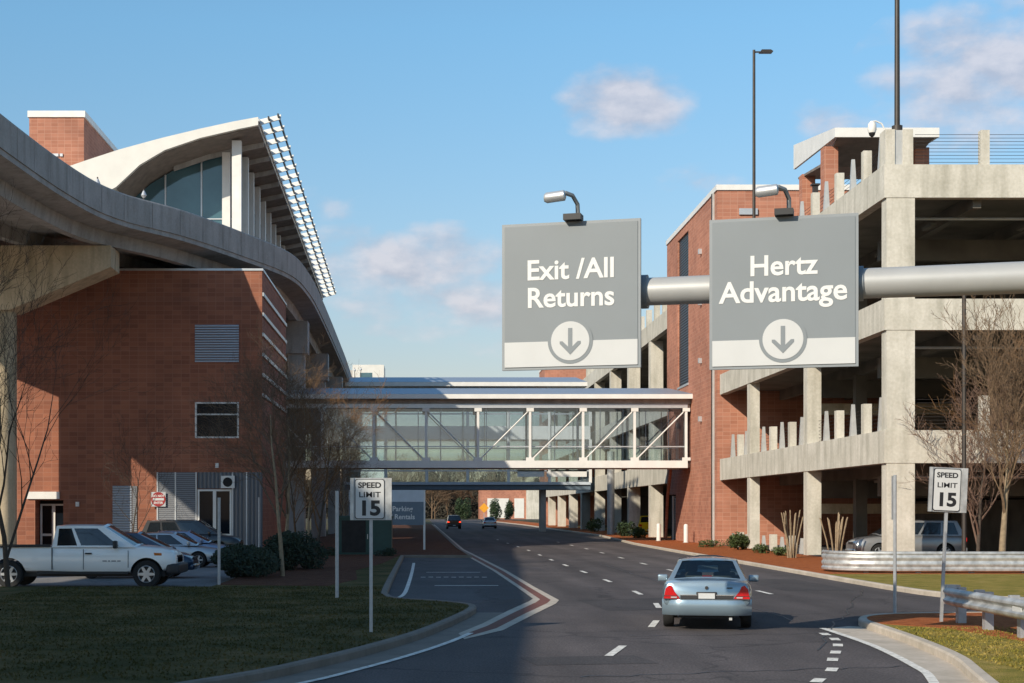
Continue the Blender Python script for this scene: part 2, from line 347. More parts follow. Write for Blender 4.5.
def offset(path, d):
    out = []
    for i, p in enumerate(path):
        a = Vector(path[max(i - 1, 0)]); b = Vector(path[min(i + 1, len(path) - 1)]); t = (b - a).normalized()
        out.append((p[0] - t.y * d, p[1] + t.x * d))
    return out
def smooth_path(pts, k=8):
    out = []
    P = [Vector(pts[0])] + [Vector(p) for p in pts] + [Vector(pts[-1])]
    for i in range(1, len(P) - 2):
        for j in range(k):
            t = j / k; a, b, c, d = P[i - 1], P[i], P[i + 1], P[i + 2]
            out.append(tuple(.5 * (2 * b + (c - a) * t + (2 * a - 5 * b + 4 * c - d) * t * t + (3 * b - a - 3 * c + d) * t ** 3)))
    out.append(tuple(P[-2])); return out

def tag(o, label, cat, group=None):
    o['label'] = label; o['category'] = cat
    if group: o['group'] = group
    return o
def thing(name, label, cat, loc=(0, 0, 0), rz=0, group=None):
    o = bpy.data.objects.new(name, None); COL.objects.link(o); o.location = loc; o.rotation_euler = (0, 0, rz); o.empty_display_size = .3
    return tag(o, label, cat, group)
def dup(root, loc, rz=0, label=None, scale=None, group=None):
    r = root.copy(); COL.objects.link(r); r.location = loc; r.rotation_euler = (0, 0, rz)
    if label: r['label'] = label
    if group: r['group'] = group
    if scale: r.scale = (scale, scale, scale)
    for ch in list(root.children):
        c = ch.copy(); COL.objects.link(c); c.parent = r
        for g in list(ch.children):
            d = g.copy(); COL.objects.link(d); d.parent = c
    return r
def text_mesh(name, txt, size, m, parent, loc, align='CENTER', bold=0., sx=1., line=1., kind=None):
    """lettering standing in the XZ plane, read from -Y; loc is relative to the parent"""
    cu = bpy.data.curves.new(name, 'FONT'); cu.body = txt; cu.size = size; cu.align_x = align; cu.align_y = 'CENTER'
    cu.offset = bold; cu.extrude = .0015; cu.resolution_u = 4; cu.space_line = line
    tmp = bpy.data.objects.new(name, cu); COL.objects.link(tmp)
    bpy.context.view_layer.update()
    me = bpy.data.meshes.new_from_object(tmp.evaluated_get(bpy.context.evaluated_depsgraph_get()))
    bpy.data.objects.remove(tmp); bpy.data.curves.remove(cu)
    me.transform(Matrix.Rotation(R(90), 4, 'X') @ Matrix.Diagonal((sx, 1, 1, 1)))
    me.materials.clear(); me.materials.append(m)
    ob = bpy.data.objects.new(name, me); COL.objects.link(ob); ob.parent = parent; ob.location = loc
    return ob

# ------------------------------------------------------------------ camera, sun, sky
H, F, VX, VY = 2.35, 1600., 425., 511.
cam = bpy.data.cameras.new('camera'); co = bpy.data.objects.new('camera', cam); COL.objects.link(co); scene.camera = co
co.location = (0, 0, H); co.rotation_euler = (R(90), 0, 0)
cam.sensor_width = 36; cam.lens = F / 1024 * 36; cam.shift_x = (512 - VX) / 1024; cam.shift_y = (VY - 341.5) / 1024
cam.clip_end = 6000; cam.clip_start = .5
def G(px, py, z=0.):     # a spot on level ground
    s = (py - VY) / (H - z); return ((px - VX) / s, F / s)
AZ, EL = R(40), R(28)
sun = bpy.data.lights.new('sun', 'SUN'); so = bpy.data.objects.new('sun', sun); COL.objects.link(so)
sun.energy = 5.0; sun.angle = R(.5); sun.color = (1, .90, .74)
to_sun = Vector((-math.sin(AZ) * math.cos(EL), -math.cos(AZ) * math.cos(EL), math.sin(EL)))
so.rotation_euler = to_sun.to_track_quat('Z', 'Y').to_euler(); so.location = (-30, -40, 60)
w = bpy.data.worlds.new('World'); scene.world = w; w.use_nodes = True
n, l = w.node_tree.nodes, w.node_tree.links
bg = n['Background']; bg.inputs['Strength'].default_value = .15
sky = n.new('ShaderNodeTexSky'); sky.sky_type = 'NISHITA'; sky.sun_disc = False; sky.sun_elevation = EL
sky.sun_rotation = math.atan2(to_sun.x, to_sun.y); sky.air_density = 1.0; sky.dust_density = .3; sky.ozone_density = 2.0
tc = n.new('ShaderNodeTexCoord'); sep = n.new('ShaderNodeSeparateXYZ'); l.new(tc.outputs['Generated'], sep.inputs[0])
def mth(op, a, b=None, c=None):
    k = n.new('ShaderNodeMath'); k.operation = op
    for i, x in enumerate((a, b, c)):
        if x is None: continue
        if isinstance(x, (int, float)): k.inputs[i].default_value = x
        else: l.new(x, k.inputs[i])
    return k.outputs[0]
# clouds: a thin broken layer plus a few individual heaps, all in direction space
hz = mth('SQRT', mth('ADD', mth('MULTIPLY', sep.outputs['X'], sep.outputs['X']), mth('MULTIPLY', sep.outputs['Y'], sep.outputs['Y'])))
elev = mth('ARCTAN2', sep.outputs['Z'], hz); azm = mth('ARCTAN2', sep.outputs['X'], sep.outputs['Y'])
cb = n.new('ShaderNodeCombineXYZ'); l.new(azm, cb.inputs[0]); l.new(elev, cb.inputs[1])
nz = n.new('ShaderNodeTexNoise'); nz.inputs['Scale'].default_value = 26; nz.inputs['Detail'].default_value = 7; nz.inputs['Roughness'].default_value = .5
mpn = n.new('ShaderNodeMapping'); mpn.inputs['Scale'].default_value = (1, 1.7, 1); l.new(cb.outputs[0], mpn.inputs[0]); l.new(mpn.outputs[0], nz.inputs['Vector'])
total = None
for (px, py, rx, ry, wgt) in ((628, 103, 78, 44, 1.5), (985, 75, 130, 85, 1.35), (1010, 15, 70, 26, .9), (838, 120, 60, 26, .95), (400, 262, 170, 44, 1.2),
                              (480, 300, 200, 40, 1.0), (700, 185, 60, 22, .6), (430, 330, 120, 14, .6), (330, 205, 45, 22, .35), (560, 340, 160, 22, .6),
                              (1500, 160, 260, 90, 1.1), (-300, 150, 220, 60, .9), (1150, 260, 200, 40, .8)):
    dx, dz = (px - VX) / F, (VY - py) / F
    a0 = math.atan(dx); e0 = math.atan2(dz, math.hypot(1, dx))
    u = mth('DIVIDE', mth('SUBTRACT', azm, a0), rx / F); v = mth('DIVIDE', mth('SUBTRACT', elev, e0), ry / F)
    d = mth('MULTIPLY', mth('MAXIMUM', mth('SUBTRACT', 1, mth('ADD', mth('MULTIPLY', u, u), mth('MULTIPLY', v, v))), 0), wgt)
    total = d if total is None else mth('MAXIMUM', total, d)
dens = mth('ADD', mth('MULTIPLY', total, .62), mth('MULTIPLY', mth('SUBTRACT', nz.outputs['Fac'], .5), 1.7))
fac = n.new('ShaderNodeMapRange'); fac.interpolation_type = 'SMOOTHSTEP'; l.new(dens, fac.inputs[0])
fac.inputs[1].default_value = .08; fac.inputs[2].default_value = .90; fac.inputs[3].default_value = 0; fac.inputs[4].default_value = .75
gate = mth('MULTIPLY', fac.outputs[0], mth('GREATER_THAN', total, .001))
nz2 = n.new('ShaderNodeTexNoise'); nz2.inputs['Scale'].default_value = 26; nz2.inputs['Detail'].default_value = 5; nz2.inputs['Roughness'].default_value = .58
mp2 = n.new('ShaderNodeMapping'); mp2.inputs['Scale'].default_value = (1, 1.7, 1); mp2.inputs['Location'].default_value = (-.007, .013, 0); l.new(cb.outputs[0], mp2.inputs[0]); l.new(mp2.outputs[0], nz2.inputs['Vector'])
relief = mth('ADD', mth('MULTIPLY', mth('SUBTRACT', nz.outputs['Fac'], nz2.outputs['Fac']), 2.6), .5)  # cloud shading put into the colour, from noise shifted towards the sun
cc = n.new('ShaderNodeValToRGB'); l.new(relief, cc.inputs[0]); cc.color_ramp.elements[0].position = .15; cc.color_ramp.elements[1].position = .85
CLOUD = (cc.color_ramp.elements[0], cc.color_ramp.elements[1])
cc.color_ramp.elements[0].color = (.54, .54, .63, 1); cc.color_ramp.elements[1].color = (.80, .75, .79, 1)
sc_ = n.new('ShaderNodeVectorMath'); sc_.operation = 'SCALE'; l.new(cc.outputs[0], sc_.inputs[0]); sc_.inputs['Scale'].default_value = 6.3
# air tint: keeps the low sky blue as in clear winter air
tint = n.new('ShaderNodeMix'); tint.data_type = 'RGBA'; tint.blend_type = 'MULTIPLY'; tint.inputs[0].default_value = 1
l.new(sky.outputs[0], tint.inputs[6]); hr = n.new('ShaderNodeValToRGB'); l.new(sep.outputs['Z'], hr.inputs[0]); he = hr.color_ramp.elements
for k_, (p_, c_) in enumerate(((0.0, (.62, .50, .46)), (.06, (.70, .57, .54)), (.16, (.79, .83, .81)), (.29, (.78, 1.05, 1.06)), (.6, (.84, 1.05, 1.08)))):
    e_ = he[k_] if k_ < 2 else he.new(p_)
    e_.position = p_; e_.color = c_ + (1,)
l.new(hr.outputs[0], tint.inputs[7])
mx = n.new('ShaderNodeMix'); mx.data_type = 'RGBA'; l.new(gate, mx.inputs[0]); l.new(tint.outputs[2], mx.inputs[6]); l.new(sc_.outputs[0], mx.inputs[7])
l.new(mx.outputs[2], bg.inputs['Color'])
scene.view_settings.view_transform = 'Standard'; scene.view_settings.look = 'None'; scene.view_settings.exposure = 0
scene.render.engine = 'CYCLES'
scene.cycles.max_bounces = 6; scene.cycles.transparent_max_bounces = 16

# ------------------------------------------------------------------ ground, roads, kerbs
g = MB(); g.sheet([(-3000, -200), (3000, -200), (3000, 5000), (-3000, 5000)], 0); g.build('ground', M['dirt'], kind='structure')

RK = [(14.0, 400), (16.2, 260), (16.2, 150), (15.6, 135), (14.5, 112), (14.15, 90), (14, 70), (13.8, 52), (13.8, 46.5), (14.0, 43.6), (14.7, 41.6), (16.2, 40.1), (19, 39.3), (23, 39.0), (30, 38.85), (42, 38.75), (60, 38.6)]
RK = RK[:4] + smooth_path(RK[4:], 6)
ISL = smooth_path([(3.2, 4), (5.7, 14), (7.5, 21.9), (8.08, 24.6), (8.48, 27.9), (8.72, 31), (8.85, 32.6), (9.3, 33.9), (10.3, 34.7), (12.5, 35.1), (16, 35.3), (21, 35.4), (30, 35.4), (42, 35.4), (60, 35.4)], 6)
LK = smooth_path([(-16, 3), (-7.5, 13), (-3.0, 20.6), (-1.55, 24.0), (-.16, 28.9), (.85, 34.4), (1.2, 37.3), (.95, 38.7), (.2, 39.9), (-.55, 40.7), (-.92, 42.4), (-1.05, 47.6), (-1.05, 80)], 6)
road = MB()
road.sheet([(-30, -60), (30, -60), (60, 0), (70, 35.4), (70, 38.6)] + RK[::-1][1:] + [(14, 420), (80, 420), (80, 455), (-80, 455), (-80, 420), (1.2, 420), (1.55, 280), (2.4, 97), (2.6, 80), (-1.05, 80), (-2, 40), (-20, 18)], .004)
road = road.build('road', M['asphalt'], kind='structure')
pk = MB(); pk.sheet([(-90, 47.2), (-6.3, 47.2), (-6.3, 88.9), (-90, 88.9)], .006); pk.build('parking_lot', M['lot_conc'], kind='structure')
bay = MB(); bay.sheet([(-1.05, 40.9), (2.84, 42.7), (2.78, 49.5), (2.62, 62.7), (2.2, 80), (-1.05, 80)], .008); bay.build('driveway', M['asphalt_lot'], kind='structure')

def raised(name, outline, kerb_path, side, top, m, kname):
    """raised bed: soil body plus a real kerb along kerb_path (side=+1: bed lies left of the path)"""
    b = MB(); b.poly_z(outline, -.05, top); o = b.build(name, m, smooth='raw', kind='structure')
    return o
def kerb(name, path, side, h=.145, wd=.17, m='kerb'):
    inn = offset(path, wd * side); n_ = len(path); b = MB()
    rd = offset(path, .03 * side)
    prof = [(path, -.02), (path, h - .03), (rd, h), (inn, h), (inn, -.02)]
    vs = []
    for pth, z in prof: vs += [(x, y, z) for x, y in pth]
    fs = []
    for k in range(4):
        for i in range(n_ - 1): fs.append((k * n_ + i, k * n_ + i + 1, (k + 1) * n_ + i + 1, (k + 1) * n_ + i))
    b.add(vs, fs); return b.build(name, M[m], kind='structure')
kerb('kerb', RK, 1); kerb('kerb', ISL, -1); kerb('kerb', LK, 1, m='kerb_dark')
rin = offset(RK, .165); iin = offset(ISL, -.165); lin = offset(LK, .165)
# right verge: lawn in front of the guardrail, mulch along the building
verge = [p for p in rin]
lawnR = [p for p in verge if p[1] < 56.5]
b = MB(); b.poly_z([(14.1, 56.5)] + lawnR + [(70, 38.8), (70, 56.5)], -.05, .125); b.build('lawn', M['grass_lit'], smooth='raw', kind='structure')
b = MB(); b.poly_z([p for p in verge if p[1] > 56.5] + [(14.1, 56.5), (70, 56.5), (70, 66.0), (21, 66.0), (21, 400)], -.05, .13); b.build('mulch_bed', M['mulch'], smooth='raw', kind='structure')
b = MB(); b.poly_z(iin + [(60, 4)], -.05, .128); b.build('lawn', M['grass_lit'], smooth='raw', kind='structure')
nose = [p for p in iin if p[1] > 31.8 and p[0] < 12.3]
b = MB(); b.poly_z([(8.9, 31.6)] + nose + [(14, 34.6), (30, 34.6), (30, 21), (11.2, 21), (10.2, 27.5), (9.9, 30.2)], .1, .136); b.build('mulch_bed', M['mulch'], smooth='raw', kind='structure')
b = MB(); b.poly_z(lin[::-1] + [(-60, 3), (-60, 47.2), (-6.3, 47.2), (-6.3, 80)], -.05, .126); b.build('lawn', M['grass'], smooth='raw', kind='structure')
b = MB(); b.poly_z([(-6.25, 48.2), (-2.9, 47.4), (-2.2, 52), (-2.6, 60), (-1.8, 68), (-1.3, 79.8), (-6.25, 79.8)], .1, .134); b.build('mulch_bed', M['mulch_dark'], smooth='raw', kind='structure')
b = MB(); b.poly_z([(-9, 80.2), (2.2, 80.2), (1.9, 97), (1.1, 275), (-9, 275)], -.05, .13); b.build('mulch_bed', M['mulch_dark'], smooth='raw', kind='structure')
kerb('kerb', [(-1.05, 80.05), (2.35, 80.05), (2.05, 97), (1.25, 275)], 1, m='kerb_dark')
# flush brick band with concrete edging around the pull-in bay
outer = [(1.64, 275), (2.38, 97.5), (3.21, 62.7), (3.37, 49.5), (3.52, 42.0), (3.30, 40.4), (2.46, 36.2), (1.53, 31.4), (.72, 29.2)]
md = MB()
tipL = offset(outer, -.22)
def band_strip(name, a, bb, m, z):
    q = MB(); k = len(a); q.add([(x, y, z) for x, y in a] + [(x, y, z) for x, y in bb], [(i, i + 1, i + 1 + k, i + k) for i in range(k - 1)])
    return q.build(name, m, kind='structure')
o1 = outer
o2 = [(1.47, 275), (2.21, 97.5), (3.04, 62.7), (3.20, 49.5), (3.31, 42.1), (3.10, 40.6), (2.28, 36.5), (1.42, 31.9), (.70, 29.5)]
o3 = [(1.24, 275), (1.98, 97.5), (2.81, 62.7), (2.97, 49.5), (3.05, 42.4), (2.86, 41.1), (2.07, 37.0), (1.27, 32.6), (.67, 30.0)]
o4 = [(1.09, 275), (1.83, 97.5), (2.66, 62.7), (2.82, 49.5), (2.88, 42.7), (2.70, 41.5), (1.92, 37.4), (1.18, 33.2), (.64, 30.6)]
band_strip('pavement_edge', o1, o2, M['kerb'], .012); band_strip('pavement', o2, o3, M['brick_strip'], .012); band_strip('pavement_edge', o3, o4, M['kerb'], .012)
# gutter aprons
gl = MB(); a = [p for p in LK if p[1] < 37 and p[0] > -17][:]; a = [p for p in a if p[0] < 1.21]
gl.ribbon(a, .62, .010, 1); gl.build('gutter', M['kerb_dark'], kind='structure')
WL = smooth_path([(3.6, 9), (5.2, 15), (7.03, 21.9), (7.45, 24.1), (7.86, 27.9), (8.0, 31.9)], 6)
ap = MB(); kk = [p for p in ISL if 4 < p[1] < 32.5]
ap.sheet(WL + [(8.6, 32.5)] + kk[::-1], .010); ap.build('gutter', M['kerb'], kind='structure')
gr = MB(); gr.ribbon([p for p in RK if p[0] < 20], .38, .010, -1); gr.build('gutter', M['kerb'], kind='structure')

# painted markings: parts of the road
def dash(c, d, L, wd, z=.014, parent=road, name='lane_dash'):
    d = Vector(d).normalized(); q = MB(); q.ribbon([tuple(Vector(c) - d * L / 2), tuple(Vector(c) + d * L / 2)], wd, z)
    return q.build(name, M['white_line'], parent)
lane1 = [(3.2, 26.8), (4.75, 33.2), (5.75, 39.6), (6.08, 45.8), (6.12, 53.7), (6.1, 61.5), (6.06, 69), (6.05, 76.6), (6.1, 85), (6.15, 95), (6.1, 105), (6.0, 116), (5.9, 130)]
for i, c in enumerate(lane1):
    a = Vector(lane1[max(i - 1, 0)]); bq = Vector(lane1[min(i + 1, len(lane1) - 1)]); dash(c, bq - a, 2.0, .14)
for c in [(9.75, 46), (9.7, 54.5), (9.7, 63), (9.7, 71), (9.8, 80), (9.9, 89.5), (10, 99), (10, 109), (10, 120)]: dash(c, (.0, 1), 2.0, .14)
dots = [(6.0, 23.6), (6.42, 25.2), (6.8, 26.5), (7.2, 27.9), (7.48, 29.2), (7.6, 30.4)]
dots = [(5.43, 22.1)] + dots
for i, c in enumerate(dots):
    a = Vector(dots[max(i - 1, 0)]); bq = Vector(dots[min(i + 1, len(dots) - 1)]); dash(c, bq - a, .55, .17)
q = MB(); q.ribbon(WL, .14, .016, -1); q.build('edge_line', M['white_line'], road)
e2 = [p for p in offset(LK, -.66) if 5 < p[1] < 31.5 and p[0] < 1.5]
q = MB(); q.ribbon(e2, .12, .016); q.build('edge_line', M['white_line'], road)
q = MB(); q.ribbon(smooth_path([(-.98 + .25, 43.2), (-.62, 44.4), (-.55, 48), (-.5, 60), (-.5, 72)], 4), .12, .014); q.build('edge_line', M['white_line'], road)
for y_, x0, x1 in ((50.2, .3, 2.3), (61, .05, 2.1)):
    q = MB(); q.ribbon([(x0, y_), (x1, y_)], .25, .014); q.build('stop_line', M['white_line'], road)
for i in range(9):
    q = MB(); q.ribbon([(-.15 + i * .27, 56.5 + (i % 2) * .1), (.02 + i * .27, 56.5 + (i % 2) * .1)], .3, .014); q.build('yield_mark', M['white_line'], road)

# repairs in the carriageway
M['patch'] = asphalt('asphalt patch', (.058, .052, .053), .05); M['seal'] = mat('crack sealant', (.022, .020, .020), .5, var=.2)
for pts in ([(4.3, 37.5), (6.9, 38.4), (6.6, 43.2), (4.0, 42.2)], [(10.6, 47), (12.7, 47), (12.7, 55), (10.6, 55)], [(1.7, 24.3), (3.6, 24.6), (3.4, 26.0), (1.5, 25.6)]):
    q = MB(); q.sheet(pts, .0075); q.build('asphalt_patch', M['patch'], road)
rs = random.Random(9)
for (x0, y0, x1, y1) in ((2.2, 22.6, 7.4, 24.2), (3.9, 30, 13.2, 31.6), (7.9, 34, 7.7, 70), (6.6, 27, 13, 47.5)):
    pts = [(x0 + (x1 - x0) * t / 24 + rs.uniform(-.09, .09), y0 + (y1 - y0) * t / 24 + rs.uniform(-.12, .12)) for t in range(25)]
    if x1 > 12.9 and y1 < 40: pts = [p for p in pts if p[0] < 8.4]
    q = MB(); q.ribbon(pts, .035, .0105); q.build('crack_seal', M['seal'], road)
# lawn blades: uncountable tufts so the turf has a real silhouette
def tufts(name, region, cnt, seed, z, gm='grass'):
    rnd = random.Random(seed); q = MB(); x0, x1, y0, y1, test = region; k = 0
    while k < cnt:
        x, y = rnd.uniform(x0, x1), rnd.uniform(y0, y1)
        if not test(x, y): continue
        k += 1; a = rnd.uniform(0, math.pi); h = rnd.uniform(.02, .055); wd = rnd.uniform(.012, .03)
        dx, dy = math.cos(a) * wd, math.sin(a) * wd; lx, ly = rnd.uniform(-.03, .03), rnd.uniform(-.03, .03)
        q.add([(x - dx, y - dy, z), (x + dx, y + dy, z), (x + lx, y + ly, z + h)], [(0, 1, 2)])
    return q.build(name, M[gm], smooth='raw', kind='stuff')
def inside(poly):
    def t(x, y):
        c = False; m = len(poly)
        for i in range(m):
            (xa, ya), (xb, yb) = poly[i], poly[(i + 1) % m]
            if (ya > y) != (yb > y) and x < (xb - xa) * (y - ya) / (yb - ya) + xa: c = not c
        return c
    return t
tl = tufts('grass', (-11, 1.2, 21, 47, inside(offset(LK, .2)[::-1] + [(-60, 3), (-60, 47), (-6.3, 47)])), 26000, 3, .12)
tag(tl, 'short shaded winter grass covering the lawn left of the road', 'grass')
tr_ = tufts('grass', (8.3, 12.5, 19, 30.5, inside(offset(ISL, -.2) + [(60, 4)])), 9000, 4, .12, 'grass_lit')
tag(tr_, 'sunlit olive grass on the island under the right speed limit sign', 'grass')

# ------------------------------------------------------------------ viaduct
VE = smooth_path([(-21.6, -60), (-21.3, -30), (-21.2, -10), (-19.9, 9), (-19.1, 25), (-18.2, 42), (-17.3, 63), (-16.6, 74.5), (-15.5, 80.8), (-12.9, 86), (-10.4, 93), (-8.4, 100), (-7.85, 108), (-7.8, 120), (-8.1, 150), (-8.6, 184), (-10, 240), (-14, 300)], 5)
via = thing('viaduct', 'long curved concrete road viaduct sweeping over the brick building at left', 'viaduct', (-22, 60, 0))
VO = (-22, 60, 0)
def sweep(name, prof, m, path=VE, smooth=30):
    """prof: closed list of (inset from the right edge, z)"""
    q = MB(VO); n_ = len(path); k = len(prof); vs = []
    for ins, z in prof: vs += [(x, y, z) for x, y in offset(path, ins)]
    fs = []
    for a in range(k):
        b2 = (a + 1) % k
        for i in range(n_ - 1): fs.append((a * n_ + i, a * n_ + i + 1, b2 * n_ + i + 1, b2 * n_ + i))
    fs += [tuple(a * n_ for a in range(k)), tuple(a * n_ + n_ - 1 for a in reversed(range(k)))]
    q.add(vs, fs); return q.build(name, m, via, smooth)
sweep('parapet', [(0, 17.1), (.0, 18.42), (.05, 18.5), (.25, 18.5), (.3, 18.42), (.42, 17.3), (.42, 17.1)], M['concrete_road'])
sweep('parapet', [(13.08, 17.1), (13.08, 17.3), (13.2, 18.42), (13.25, 18.5), (13.45, 18.5), (13.5, 18.42), (13.5, 17.1)], M['concrete_road'])
sweep('deck', [(.06, 16.85), (.06, 17.1), (13.44, 17.1), (13.44, 16.85), (12.2, 16.72), (1.3, 16.72)], M['concrete_road'])
for ins in (1.7, 5.5, 8.6, 11.8):
    sweep('girder', [(ins - .35, 16.72), (ins - .25, 16.05), (ins + .25, 16.05), (ins + .35, 16.72)], M['concrete_road'])
def joints():
    acc = 0; pr = None; q = MB(VO); o_ = offset(VE, -.012)
    for i in range(1, len(VE)):
        a, b2 = Vector(o_[i - 1]), Vector(o_[i]); L = (b2 - a).length; d = (b2 - a) / L; t = 0
        while acc + (L - t) >= 2.4:
            t += 2.4 - acc; acc = 0; p = a + d * t
            if p.y > 50:
                nrm = Vector((d.y, -d.x)) * .0
                q.add([(p.x - d.x * .013, p.y - d.y * .013, 17.12), (p.x + d.x * .013, p.y + d.y * .013, 17.12), (p.x + d.x * .013, p.y + d.y * .013, 18.42), (p.x - d.x * .013, p.y - d.y * .013, 18.42)], [(0, 1, 2, 3)])
        acc += L - t
    q.build('joint_seam', M['concrete_in'], via)
joints()
def pier(cx, cy, capw, zcap, rz=0., lean=0):
    p = MB(VO); c, s_ = math.cos(rz), math.sin(rz)
    def T(x, y, z): return (cx + x * c - y * s_, cy + x * s_ + y * c, z)
    n_ = 20
    def ring(z, a, b2): return [T(a * math.copysign(abs(math.cos(2 * math.pi * i / n_)) ** .6, math.cos(2 * math.pi * i / n_)), b2 * math.copysign(abs(math.sin(2 * math.pi * i / n_)) ** .6, math.sin(2 * math.pi * i / n_)), z) for i in range(n_)]
    vs = ring(0, 1.6, 1.0) + ring(zcap - 3.2, 1.6, 1.0)
    p.add(vs, [(i, (i + 1) % n_, (i + 1) % n_ + n_, i + n_) for i in range(n_)]); p.build('pier', M['concrete_tan'], via, 40)
    q = MB(VO); hw = capw / 2
    prof = [(-hw, zcap), (-hw, zcap - 1.1), (-1.6, zcap - 3.3), (1.6, zcap - 3.3), (hw, zcap - 1.1), (hw, zcap)]
    k = len(prof); vs = [T(x, -1.15, z) for x, z in prof] + [T(x, 1.15, z) for x, z in prof]
    q.add(vs, [tuple(range(k)), tuple(range(2 * k - 1, k - 1, -1))] + [(i, i + k, (i + 1) % k + k, (i + 1) % k) for i in range(k)])
    q.build('pier_cap', M['concrete_tan'], via)
pier(-22.95, 83.4, 13.6, 16.0); pier(-24.9, 45, 13.6, 16.0); pier(-25.5, 8, 13.6, 16.0)
for yy in (116, 140, 164, 190, 215):
    q = MB(VO); q.box(-9.9, -8.7, yy - .7, yy + .7, 0, 13.7); q.build('pier', M['concrete_road'], via)
    q = MB(VO); q.box(-10.3, -8.45, yy - .9, yy + .9, 13.7, 16.04); q.build('pier_cap', M['concrete_road'], via)

# ------------------------------------------------------------------ brick building under the viaduct
BO = (-20, 88.9, 0)
bb = thing('brick_building', 'shaded red brick block under the viaduct with louvre, window and grey siding', 'building', BO)
def bpart(name, m, *boxes, parent=bb, o=BO, smooth=None):
    q = MB(o)
    for bx in boxes: q.box(*bx)
    return q.build(name, m, parent, smooth)
XR, YF = -9.05, 88.9
# front wall built around its openings
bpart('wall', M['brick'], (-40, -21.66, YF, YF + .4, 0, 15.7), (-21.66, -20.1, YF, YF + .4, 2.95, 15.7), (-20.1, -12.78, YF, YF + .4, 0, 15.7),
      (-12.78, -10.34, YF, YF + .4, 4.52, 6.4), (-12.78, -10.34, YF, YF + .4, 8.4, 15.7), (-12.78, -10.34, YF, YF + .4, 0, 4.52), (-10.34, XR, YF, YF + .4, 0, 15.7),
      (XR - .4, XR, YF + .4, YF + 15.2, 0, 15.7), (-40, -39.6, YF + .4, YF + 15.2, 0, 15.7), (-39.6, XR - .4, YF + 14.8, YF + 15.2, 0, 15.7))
bpart('roof', M['concrete_in'], (-39.6, XR - .4, YF + .4, YF + 14.8, 15.2, 15.5))
bpart('coping', M['frame_alu'], (-40.05, XR + .06, YF - .06, YF + .46, 15.7, 15.82), (XR - .46, XR + .06, YF + .46, YF + 15.2, 15.7, 15.82))
for k in range(6): bpart('band_course', M['fin_white'], (XR + .003, XR + .09, YF + .02, YF + 15, 8.7 + k * 1.12, 8.9 + k * 1.12))
lv = bpart('louver', M['louver'], (-12.76, -10.36, YF + .12, YF + .18, 10.6, 12.7))
# louvre sits on the wall face as a shallow framed panel
for k in range(15):
    z = 10.62 + k * .14; q = MB(BO); q.poly_x([(YF - .06, z), (YF - .02, z + .12), (YF - .003, z + .12), (YF - .003, z)], -12.78, -10.34); q.build('louver_blade', M['louver'], lv)
wd_ = bpart('window', M['win_dark'], (-12.74, -10.38, YF + .1, YF + .14, 6.44, 8.36))
bpart('frame', M['frame_alu'], (-12.78, -12.68, YF - .03, YF + .1, 6.4, 8.4), (-10.44, -10.34, YF - .03, YF + .1, 6.4, 8.4), (-12.68, -10.44, YF - .03, YF + .1, 8.31, 8.4), (-12.68, -10.44, YF - .03, YF + .1, 6.4, 6.49), (-12.68, -10.44, YF - .01, YF + .1, 7.68, 7.76), parent=wd_)
def double_door(x0, x1, z1, y, name='door', glassm='win_dark'):
    d = bpart(name, M[glassm], (x0 + .08, x1 - .08, y + .02, y + .05, .05, z1 - .08))
    xm = (x0 + x1) / 2
    bpart('frame', M['white'], (x0, x0 + .1, y - .05, y + .02, 0, z1), (x1 - .1, x1, y - .05, y + .02, 0, z1), (x0 + .1, x1 - .1, y - .05, y + .02, z1 - .1, z1),
          (xm - .09, xm + .09, y - .05, y + .02, 0, z1 - .1), (x0 + .1, xm - .09, y - .04, y + .02, .95, 1.08), (xm + .09, x1 - .1, y - .04, y + .02, .95, 1.08))
    return d
# recessed left entrance
bpart('recess', M['brick'], (-22.8, -21.66, YF + .4, YF + 1.5, 0, 3.2), (-20.1, -19.7, YF + .4, YF + 1.5, 0, 3.2))
bpart('recess_wall', M['void'], (-21.66, -20.1, YF + 1.2, YF + 1.3, 0, 3.0))
double_door(-21.6, -20.12, 2.75, YF + 1.0)
bpart('entrance_sign', M['white'], (-22.1, -20.3, YF - .12, YF - .005, 3.02, 3.42))
# grey siding bay at the right of the facade, with its door
bpart('siding_panel', M['siding'], (-14.85, -12.72, YF - .09, YF - .004, 0, 4.5)); bpart('siding_panel', M['siding_fin'], (-10.7, -9.02, YF - .09, YF - .004, 0, 4.5))
bpart('siding_panel', M['siding_fin'], (-12.62, -10.72, YF - .09, YF - .004, 3.6, 4.5))
for x in (-14.85, -13.85, -12.7, -10.68, -9.9): bpart('siding_trim', M['frame_alu'], (x - .04, x + .04, YF - .13, YF - .091, 0, 4.5))
double_door(-12.62, -10.74, 3.55, YF - .06)
fan = bpart('vent_box', M['white'], (-11.3, -10.55, YF - .3, YF - .092, 3.62, 4.3)); q = MB(BO); q.disc_y(-10.93, 3.95, .26, YF - .32, YF - .301); q.build('fan_hole', M['void'], fan)
bpart('louver', M['louver'], (-17.35, -16.3, YF - .05, YF - .004, .3, 3.75)); bpart('louver', M['siding'], (-16.25, -16.0, YF - .06, YF - .004, .3, 3.75))
for x, z in ((-19.3, 2.6), (-11.55, 4.75)): bpart('wall_lamp', M['white'], (x - .09, x + .09, YF - .14, YF - .004, z, z + .26))
